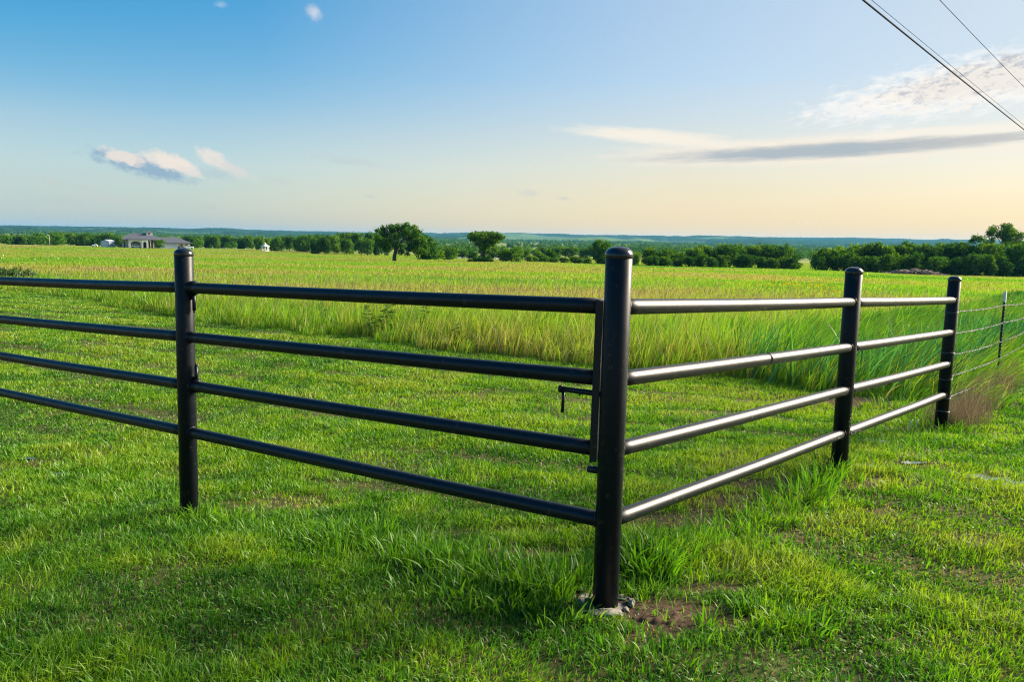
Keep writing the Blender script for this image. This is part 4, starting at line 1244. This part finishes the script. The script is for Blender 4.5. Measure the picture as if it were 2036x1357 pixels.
def wall_open(mb, x0, x1, z0, z1, y, th, holes):
    """front wall from x0 to x1 with openings (xa, xb, za, zb, arch)"""
    holes = sorted(holes); cur = x0
    for xa, xb, za, zb, arch in holes:
        if xa > cur: mb.box(((cur + xa) / 2, y, (z0 + z1) / 2), (xa - cur, th, z1 - z0))
        if za > z0: mb.box(((xa + xb) / 2, y, (z0 + za) / 2), (xb - xa, th, za - z0))
        n = 10; r = (xb - xa) / 2; cx = (xa + xb) / 2
        for k in range(n):
            u0, u1 = xa + (xb - xa) * k / n, xa + (xb - xa) * (k + 1) / n; um = (u0 + u1) / 2 - cx
            zt = zb - arch + arch * math.sqrt(max(0, 1 - (um / r) ** 2))
            mb.box(((u0 + u1) / 2, y, (zt + z1) / 2), (u1 - u0, th, z1 - zt))
        cur = xb
    if cur < x1: mb.box(((cur + x1) / 2, y, (z0 + z1) / 2), (x1 - cur, th, z1 - z0))


house = empty("house", (hx, hy, hz), facing)
tag(house, "single storey pale stucco house with grey hipped roof, arches and a small roof tower", "house")
X = lambda p: (p - 308) * hs
Zp = lambda p: (493.5 - p) * hs
mb = MB()
WB = -1.0
# main block, right wing, portico
def block(x0, x1, y0, y1, z1): mb.box(((x0 + x1) / 2, (y0 + y1) / 2, (z1 + WB) / 2), (x1 - x0, y1 - y0, z1 - WB))
block(X(242), X(262), 4, 16, Zp(476)); block(X(262.05), X(330), 5.5, 16, Zp(477)); block(X(316), X(350), 2.5, 5.45, Zp(482)); block(X(330.05), X(372.5), 5.5, 14, Zp(482))
wall_open(mb, X(260), X(283.5), WB, Zp(476.5), 0, .4, [(X(264), X(281.6), -.9, Zp(479.6), 1.3)])
wall_open(mb, X(283.6), X(294.8), WB, Zp(475.5), -.35, .5, [(X(286), X(292), -.9, Zp(480.5), .7)])
block(X(260), X(260.8), .25, 4, Zp(476.5)); block(X(294), X(294.8), -.05, 5.4, Zp(475.5))
mb.build("wall", M_STUCCO, house)
mb = MB(); hip(mb, X(243), X(320), 2.0, 17, Zp(476.2), Zp(464), 6.0); mb.build("roof", M_ROOF, house)
mb = MB(); hip(mb, X(303), X(373.2), 2.4, 15, Zp(482.2), Zp(471), 6.2, left=.3); mb.build("roof", M_ROOF, house)
mb = MB(); hip(mb, X(260), X(293), -.3, 8, Zp(475.6), Zp(468.5), 4.0, .5); mb.build("roof", M_ROOF, house)
tw = MB(); tw.box((X(297.5), 8.5, (Zp(469) + Zp(462)) / 2), ((305 - 291) * hs * .82, 3, Zp(462) - Zp(469))); two = tw.build("roof_tower", M_STUCCO, house)
tw = MB(); hip(tw, X(291.6), X(303.4), 7.0, 10, Zp(461.8), Zp(458.6), 1.2, .35, .12); tw.build("tower_roof", M_ROOF, two)
tw = MB(); tw.box((X(297.5), 6.97, Zp(464.8)), (.7, .06, .6)); tw.build("tower_window", M_GLASS, two)
for a, b in ((320.5, 338.8), (339.5, 348.6)):
    mb = MB(); mb.box((X((a + b) / 2), 2.46, Zp(493) / 2 + Zp(484.2) / 2), ((b - a) * hs, .06, Zp(484.2) - Zp(494)))
    d = mb.build("garage_door", M_GDOOR, house)
    for k in range(4):
        mb = MB(); mb.box((X((a + b) / 2), 2.42, .45 + k * .55), ((b - a) * hs * .96, .03, .05)); mb.build("panel_line", M_SHED, d)
for a, b, z0, z1, y in ((251.5, 253.5, 492, 480.5, 3.97), (296.5, 298.5, 493, 480, 5.47), (300, 303, 493, 480, 5.47), (355, 358, 489, 484.5, 5.47), (364, 368, 489, 484.5, 5.47), (306, 309, 489, 480, 5.47)):
    mb = MB(); mb.box((X((a + b) / 2), y, (Zp(z0) + Zp(z1)) / 2), ((b - a) * hs, .05, Zp(z1) - Zp(z0))); w = mb.build("window", M_GLASS, house)
    mb = MB(); W_, Hh = (b - a) * hs + .16, Zp(z1) - Zp(z0) + .16; cx, cz = X((a + b) / 2), (Zp(z0) + Zp(z1)) / 2
    for sx_ in (-1, 1): mb.box((cx + sx_ * W_ / 2, y - .03, cz), (.1, .06, Hh + .1))
    for sz_ in (-1, 1): mb.box((cx, y - .03, cz + sz_ * Hh / 2), (W_ - .1, .058, .1))
    mb.build("frame", M_WHITE, w)
mb = MB(); mb.box((X(289), 5.46, Zp(487)), (1.1, .06, 2.4)); mb.build("front_door", simple("brown_door", (.10, .05, .03), .5), house)
for p_ in (299.5, 304.8):
    mb = MB(); mb.tube([(X(p_), 3.2, -.5), (X(p_), 3.2, Zp(477.2))], .2, 14); mb.build("porch_column", M_STUCCO, house)


def hloc(px, dy):
    c, s = math.cos(facing), math.sin(facing); lx, ly = X(px), dy
    return hx + c * lx - s * ly, hy + s * lx + c * ly


def vehicle(name, label, cat, px, dy, L, Wd, Hh, paint, rz, cabin=(.25, .8), bedlow=False):
    x, y = hloc(px, dy); z = g1(x, y) + .03
    r = empty(name, (x, y, z), facing + rz); tag(r, label, cat)
    hb = Hh * .55
    mb = MB(); mb.box((0, 0, hb * .5 + .28), (L, Wd, hb - .12), bev=.16)
    x0, x1 = -L / 2 + L * cabin[0], -L / 2 + L * cabin[1]
    mb.build("body", paint, r)
    mb = MB(); zz0, zz1 = hb + .16, Hh; w0, w1 = Wd * .46, Wd * .38
    mb.hull([(x0, -w0, zz0), (x1, -w0, zz0), (x1, w0, zz0), (x0, w0, zz0), (x0 + .35, -w1, zz1), (x1 - .45, -w1, zz1), (x1 - .45, w1, zz1), (x0 + .35, w1, zz1)],
            [(3, 2, 1, 0), (4, 5, 6, 7), (0, 1, 5, 4), (1, 2, 6, 5), (2, 3, 7, 6), (3, 0, 4, 7)])
    mb.build("cabin", paint, r)
    for s in (-1, 1):
        mb = MB(); y0, y1 = s * (w0 - .0 + .015), s * (w1 + .02); za, zb = zz0 + .05, zz1 - .12
        mb.hull([(x0 + .2, y0, za), (x1 - .2, y0, za), (x1 - .5, y1, zb), (x0 + .42, y1, zb)], [(0, 1, 2, 3)]); mb.build("side_window", M_GLASS, r)
    mb = MB(); mb.hull([(x1 + .012, -w0 * .9, zz0 + .04), (x1 + .012, w0 * .9, zz0 + .04), (x1 - .40, w1 * .9, zz1 - .08), (x1 - .40, -w1 * .9, zz1 - .08)], [(0, 1, 2, 3)]); mb.build("windscreen", M_GLASS, r)
    for sx_ in (-.31, .33):
        for s in (-1, 1):
            mb = MB(); mb.lathe((L * sx_, s * (Wd / 2 - .22), .36), (0, s, 0), [(0, 0), (.36, 0), (.36, .24), (.2, .25), (0, .25)], 18); mb.build("wheel", M_TYRE, r)
    return r


vehicle("parked_suv", "white vehicle parked under the wide arch of the house", "vehicle", 274, 1.9, 4.7, 1.9, 1.75, M_CARW, R(0), (.08, .72))
vehicle("parked_truck", "white pickup truck parked at the right end of the house", "truck", 367, -1.5, 5.2, 1.95, 1.8, M_CARW, R(0), (.35, .72))
vehicle("parked_car", "dark car parked left of the white truck at the right end of the house", "car", 355.5, -2.2, 3.4, 1.8, 1.5, M_CARD, R(20), (.15, .75))

# shed
sx_, sy_ = px_xy(214, 382); sz_ = g1(sx_, sy_)
shed = empty("shed", (sx_, sy_, sz_), facing + R(-32)); tag(shed, "small pale metal shed with a white roll up door left of the house", "shed")
mb = MB(); mb.box((0, 0, 1.2), (4.2, 4.8, 3.0)); mb.hull([(-2.1, -2.4, 2.7), (2.1, -2.4, 2.7), (0, -2.4, 3.4), (-2.1, 2.4, 2.7), (2.1, 2.4, 2.7), (0, 2.4, 3.4)], [(0, 1, 2), (5, 4, 3), (0, 2, 5, 3), (1, 4, 5, 2)])
mb.build("wall", M_SHED, shed)
mb = MB()
for s in (-1, 1): mb.hull([(s * 2.4, -2.6, 2.66), (0, -2.6, 3.5), (0, 2.6, 3.5), (s * 2.4, 2.6, 2.66), (s * 2.4, -2.6, 2.74), (0, -2.6, 3.58), (0, 2.6, 3.58), (s * 2.4, 2.6, 2.74)], [(0, 1, 2, 3), (4, 5, 6, 7), (0, 4, 5, 1), (2, 6, 7, 3), (0, 3, 7, 4)])
mb.build("roof", M_SHEDR, shed)
mb = MB(); mb.box((0, -2.43, 1.2), (3.0, .06, 2.5)); mb.build("roll_up_door", M_GDOOR, shed)
vehicle("utility_cart", "small white and dark vehicle parked left of the shed", "vehicle", 202, -2.5, 2.4, 1.4, 1.5, M_CARW, R(180), (.1, .7))

# yard light pole
x, y = px_xy(97, 415); z = g1(x, y)
pole = empty("light_pole", (x, y, z)); tag(pole, "thin pale pole with a lamp head in front of the left trees", "light pole")
MB().tube([(0, 0, -.3), (0, 0, 5.2)], [.13, .09], 10).build("pole", simple("grey_pole", (.45, .43, .40), .8), pole)
mb = MB(); mb.tube([(0, 0, 4.9), (-.5, -.1, 5.2)], .05, 6); mb.lathe((-.55, -.1, 5.0), (0, 0, 1), [(.0, 0), (.22, .05), (.24, .22), (.1, .34), (0, .36)], 12); mb.build("lamp_head", M_WHITE, pole)

# gazebo
x, y = px_xy(526.5, 372); z = g1(x, y); gz = empty("gazebo", (x, y, z), .2); tag(gz, "small white open gazebo with a two tier pointed roof", "gazebo")
MB().lathe((0, 0, -.4), (0, 0, 1), [(0, 0), (1.75, 0), (1.75, .65), (0, .65)], 8).build("deck", M_WHITE, gz)
for k in range(8):
    a = k * math.pi / 4
    MB().tube([(1.6 * math.cos(a), 1.6 * math.sin(a), .2), (1.6 * math.cos(a), 1.6 * math.sin(a), 2.35)], .09, 8).build("post", M_WHITE, gz)
    if k != 6:
        b = a + math.pi / 4; mb = MB(); p, q = Vector((1.6 * math.cos(a), 1.6 * math.sin(a), 0)), Vector((1.6 * math.cos(b), 1.6 * math.sin(b), 0))
        for zz in (.35, 1.0): mb.tube([p + Vector((0, 0, zz)), q + Vector((0, 0, zz))], .04, 5)
        for t in (.2, .4, .6, .8): mb.tube([p.lerp(q, t) + Vector((0, 0, .36)), p.lerp(q, t) + Vector((0, 0, .99))], .025, 5)
        mb.build("railing", M_WHITE, gz)
rf = MB().lathe((0, 0, 2.3), (0, 0, 1), [(0, .0), (2.05, 0), (2.05, .12), (.65, 1.0), (0, 1.0)], 8).build("roof", M_WHITE, gz)
MB().lathe((0, 0, 3.3), (0, 0, 1), [(.5, -.05), (.5, .25), (.75, .25), (.05, .8), (0, .8)], 8).build("cupola", M_WHITE, rf)

# ------------------------------------------------------------------ haze
HAZE = 5e-5
bm = bmesh.new()
bmesh.ops.create_cube(bm, size=1, matrix=Matrix.Translation((0, 4550, (HILL_TOP + 3 - 40) / 2)) @ Matrix.Diagonal((16000, 9500, HILL_TOP + 3 + 40, 1)))
me = bpy.data.meshes.new("haze"); bm.to_mesh(me); bm.free()
hm, nt, out = mat("haze_air")
pv = N(nt, "ShaderNodeVolumePrincipled"); pv.inputs["Color"].default_value = (.13, .45, .86, 1); pv.inputs["Density"].default_value = HAZE; pv.inputs["Anisotropy"].default_value = .2
nt.links.new(pv.outputs[0], out.inputs["Volume"])
ho = link("haze", me, hm); tag(ho, kind="stuff", label="thin bluish haze over the distant hills", cat="haze")

# ------------------------------------------------------------------ sun and sky
SAZ, SEL = R(66), R(25)
SKYS, EXPO = .05, 1.75
sd = Vector((math.sin(SAZ) * math.cos(SEL), math.cos(SAZ) * math.cos(SEL), math.sin(SEL)))
sun = bpy.data.lights.new("sun", "SUN"); sun.energy = 4.8; sun.angle = R(28); sun.color = (1, .86, .66)
so_ = bpy.data.objects.new("sun", sun); COL.objects.link(so_); so_.rotation_euler = (-sd).to_track_quat('-Z', 'Y').to_euler(); so_.location = (30, 10, 30)

world = bpy.data.worlds.new("World"); scene.world = world; world.use_nodes = True
nt = world.node_tree
for n in list(nt.nodes): nt.nodes.remove(n)
wo = N(nt, "ShaderNodeOutputWorld"); bg = N(nt, "ShaderNodeBackground"); bg.inputs["Strength"].default_value = SKYS
sky = N(nt, "ShaderNodeTexSky", sky_type="NISHITA"); sky.sun_disc = False; sky.sun_elevation = SEL; sky.sun_rotation = SAZ
sky.air_density = 1.0; sky.dust_density = 1.2; sky.ozone_density = 1.6; sky.altitude = 200
tc = N(nt, "ShaderNodeTexCoord"); sep = N(nt, "ShaderNodeSeparateXYZ"); nt.links.new(tc.outputs["Generated"], sep.inputs[0])


def mth(op, a, b=None, c=None, clamp=False):
    n = N(nt, "ShaderNodeMath", operation=op); n.use_clamp = clamp
    for i, v in enumerate((a, b, c)):
        if v is None: continue
        if isinstance(v, (int, float)): n.inputs[i].default_value = v
        else: nt.links.new(v, n.inputs[i])
    return n.outputs[0]


AZ = mth("ARCTAN2", sep.outputs[0], sep.outputs[1]); EL = mth("ARCSINE", sep.outputs[2])
gm = N(nt, "ShaderNodeGamma"); gm.inputs[1].default_value = .72
hs_ = N(nt, "ShaderNodeHueSaturation"); hs_.inputs["Saturation"].default_value = 1.75; hs_.inputs["Value"].default_value = 1.55
nt.links.new(sky.outputs[0], gm.inputs[0]); nt.links.new(gm.outputs[0], hs_.inputs["Color"])
cur = None


def mixc(fac, a, b, blend="MIX"):
    n = N(nt, "ShaderNodeMix", data_type="RGBA", blend_type=blend)
    for k, v in (("Factor", fac), ("A", a), ("B", b)):
        if isinstance(v, tuple): n.inputs[k].default_value = (*v, 1)
        elif isinstance(v, (int, float)): n.inputs[k].default_value = v
        else: nt.links.new(v, n.inputs[k])
    return n.outputs["Result"]


# deeper blue high up away from the sun, milky air low down away from the sun
f1 = mth("MULTIPLY", mth("MULTIPLY", mth("SUBTRACT", .15, AZ), 1.3, clamp=True), mth("MULTIPLY", mth("SUBTRACT", EL, .12), 6, clamp=True))
cur = mixc(1.0, hs_.outputs[0], (1, .96, .965), "MULTIPLY")
cur = mixc(f1, cur, (.15, .92, 1.02), "MULTIPLY")
FWD = mth("MULTIPLY", sep.outputs[1], 2.0, clamp=True)
f2 = mth("MULTIPLY", mth("MULTIPLY", mth("MULTIPLY", mth("SUBTRACT", .45, AZ), 1.0, clamp=True), FWD), mth("SUBTRACT", .68, mth("MULTIPLY", EL, 4.5), clamp=True))
KS = 1 / SKYS / 2 ** EXPO
cur = mixc(f2, cur, (.48 * KS, .64 * KS, .70 * KS))
f4 = mth("MULTIPLY", mth("MULTIPLY", mth("MULTIPLY", mth("ADD", .3, AZ), .9, clamp=True), FWD), mth("SUBTRACT", mth("MULTIPLY", EL, 6.5), .15, clamp=True))
cur = mixc(f4, cur, (.66 * KS, .745 * KS, .79 * KS))
f3 = mth("MULTIPLY", mth("MULTIPLY", mth("MULTIPLY", mth("ADD", .38, AZ), 1.7, clamp=True), FWD), mth("SUBTRACT", .92, mth("MULTIPLY", EL, 4.9), clamp=True))
cur = mixc(f3, cur, (.94 * KS, .74 * KS, .45 * KS))


def pdir(px, py):
    d = ray(px, py); d = d / np.linalg.norm(d); return math.atan2(d[0], d[1]), math.asin(d[2])


def cloud(px, py, wpx, hpx, rot, col, opac, nscale=40, stretch=3.0, soft=.5, amp=1.0, seed=0.0, cut=0.0):
    """a bank of cloud fixed in the sky round the direction (azimuth, elevation)"""
    global cur
    a0, e0 = pdir(px, py); A_, B_ = wpx / F, hpx / F
    u = mth("SUBTRACT", AZ, a0); v = mth("SUBTRACT", EL, e0)
    c, s = math.cos(R(rot)), math.sin(R(rot))
    ur = mth("ADD", mth("MULTIPLY", u, c), mth("MULTIPLY", v, s)); vr = mth("SUBTRACT", mth("MULTIPLY", v, c), mth("MULTIPLY", u, s))
    cb = N(nt, "ShaderNodeCombineXYZ"); nt.links.new(ur, cb.inputs[0]); nt.links.new(mth("MULTIPLY", vr, stretch), cb.inputs[1]); cb.inputs[2].default_value = seed
    no = N(nt, "ShaderNodeTexNoise"); no.inputs["Scale"].default_value = nscale; no.inputs["Detail"].default_value = 9; no.inputs["Roughness"].default_value = .62
    nt.links.new(cb.outputs[0], no.inputs["Vector"])
    d = mth("ADD", mth("POWER", mth("ABSOLUTE", mth("DIVIDE", ur, A_)), 2), mth("POWER", mth("ABSOLUTE", mth("DIVIDE", vr, B_)), 2))
    val = mth("ADD", mth("SUBTRACT", 1, mth("SQRT", d)), mth("MULTIPLY", mth("SUBTRACT", no.outputs["Fac"], .5 + cut), amp * 2))
    mr = N(nt, "ShaderNodeMapRange", interpolation_type="SMOOTHSTEP"); nt.links.new(val, mr.inputs[0]); mr.inputs[1].default_value = 0; mr.inputs[2].default_value = soft; mr.inputs[3].default_value = 0; mr.inputs[4].default_value = opac
    mx = N(nt, "ShaderNodeMix", data_type="RGBA"); nt.links.new(mr.outputs[0], mx.inputs["Factor"]); nt.links.new(cur, mx.inputs["A"]); mx.inputs["B"].default_value = (*[x / SKYS / 2 ** EXPO for x in col], 1)
    cur = mx.outputs["Result"]


def build_clouds():
    W_ = (.95, .92, .86); CR = (.92, .86, .74)
    # upper right bank
    cloud(1960, 160, 330, 62, 8, (1.0, .98, .95), .92, 44, 2.6, .75, .85, 1.0, .03)
    cloud(1770, 198, 200, 30, 10, (.98, .96, .92), .85, 75, 2.0, .8, 1.1, 2.0, .03)
    cloud(1990, 150, 210, 34, 8, (.44, .46, .51), .8, 60, 2.6, .6, 1.0, 3.0)
    cloud(1960, 165, 270, 50, 8, (.99, .92, .83), .8, 105, 2.0, .6, 1.4, 3.5, .07)
    # long lens shaped bank
    cloud(1650, 297, 500, 34, 1.5, (.98, .88, .74), .92, 22, 7, .7, .3, 4.0)
    cloud(1310, 273, 230, 19, -5, (.96, .89, .77), .95, 28, 6, .7, .4, 5.0)
    cloud(1900, 260, 260, 13, 2, (.98, .91, .79), .8, 30, 6, .7, .5, 5.5)
    cloud(1640, 299, 410, 19, 2.0, (.44, .50, .54), .97, 24, 8, .7, .35, 6.0)
    cloud(1930, 278, 190, 11, 3, (.55, .55, .54), .7, 30, 8, .7, .6, 6.5)
    # little cumulus at left
    cloud(285, 331, 112, 22, -13, (.29, .44, .58), .9, 75, 1.5, .7, .75, 7.0)
    cloud(245, 312, 46, 15, -14, (.84, .77, .70), .95, 85, 1.2, .55, .7, 8.0)
    cloud(340, 322, 58, 19, -18, (.90, .81, .71), .95, 80, 1.2, .55, .7, 9.0)
    cloud(375, 340, 32, 11, -20, (.82, .76, .70), .8, 90, 1.3, .7, .8, 9.5)
    cloud(430, 345, 46, 15, -14, (.46, .58, .64), .5, 85, 1.3, .9, .9, 10.7)
    cloud(422, 314, 36, 17, -26, (.84, .79, .72), .9, 80, 1.2, .6, .7, 10.0)
    cloud(462, 336, 52, 13, -24, (.74, .72, .68), .75, 85, 1.3, .7, .8, 10.5)
    cloud(625, 24, 22, 17, -40, (.74, .76, .82), .85, 90, 1.1, 1.2, .7, 11.0)
    cloud(438, 8, 16, 8, 0, (.50, .66, .80), .6, 90, 1.2, 1.2, .7, 12.0)
    for i, (px, py, w, h, o) in enumerate([(100, 360, 26, 7, .6), (160, 372, 30, 6, .5), (205, 394, 42, 8, .6), (235, 355, 30, 6, .4), (365, 405, 18, 8, .5), (560, 360, 26, 8, .5), (1050, 384, 22, 7, .5), (1120, 395, 16, 5, .45), (740, 392, 14, 5, .4), (700, 322, 80, 10, .3), (420, 412, 14, 5, .4), (110, 400, 60, 12, .25)]):
        cloud(px, py, w * 1.4, h * 1.3, -6, (.60, .62, .60) if i < 7 else (.50, .55, .56), o, 75, 1.8, 1.2, 1.0, 20.0 + i)


build_clouds()
nt.links.new(cur, bg.inputs["Color"]); nt.links.new(bg.outputs[0], wo.inputs[0])

# ------------------------------------------------------------------ view
scene.view_settings.view_transform = "Standard"; scene.view_settings.look = "None"; scene.view_settings.gamma = 1
scene.view_settings.exposure = EXPO
scene.cycles.max_bounces = 6; scene.cycles.diffuse_bounces = 3; scene.cycles.glossy_bounces = 3; scene.cycles.transmission_bounces = 4; scene.cycles.volume_bounces = 0; scene.cycles.transparent_max_bounces = 8
scene.cycles.use_denoising = True; scene.cycles.denoiser = "OPENIMAGEDENOISE"; scene.cycles.denoising_input_passes = "RGB_ALBEDO_NORMAL"; scene.cycles.denoising_prefilter = "NONE"; scene.cycles.filter_width = 1.2
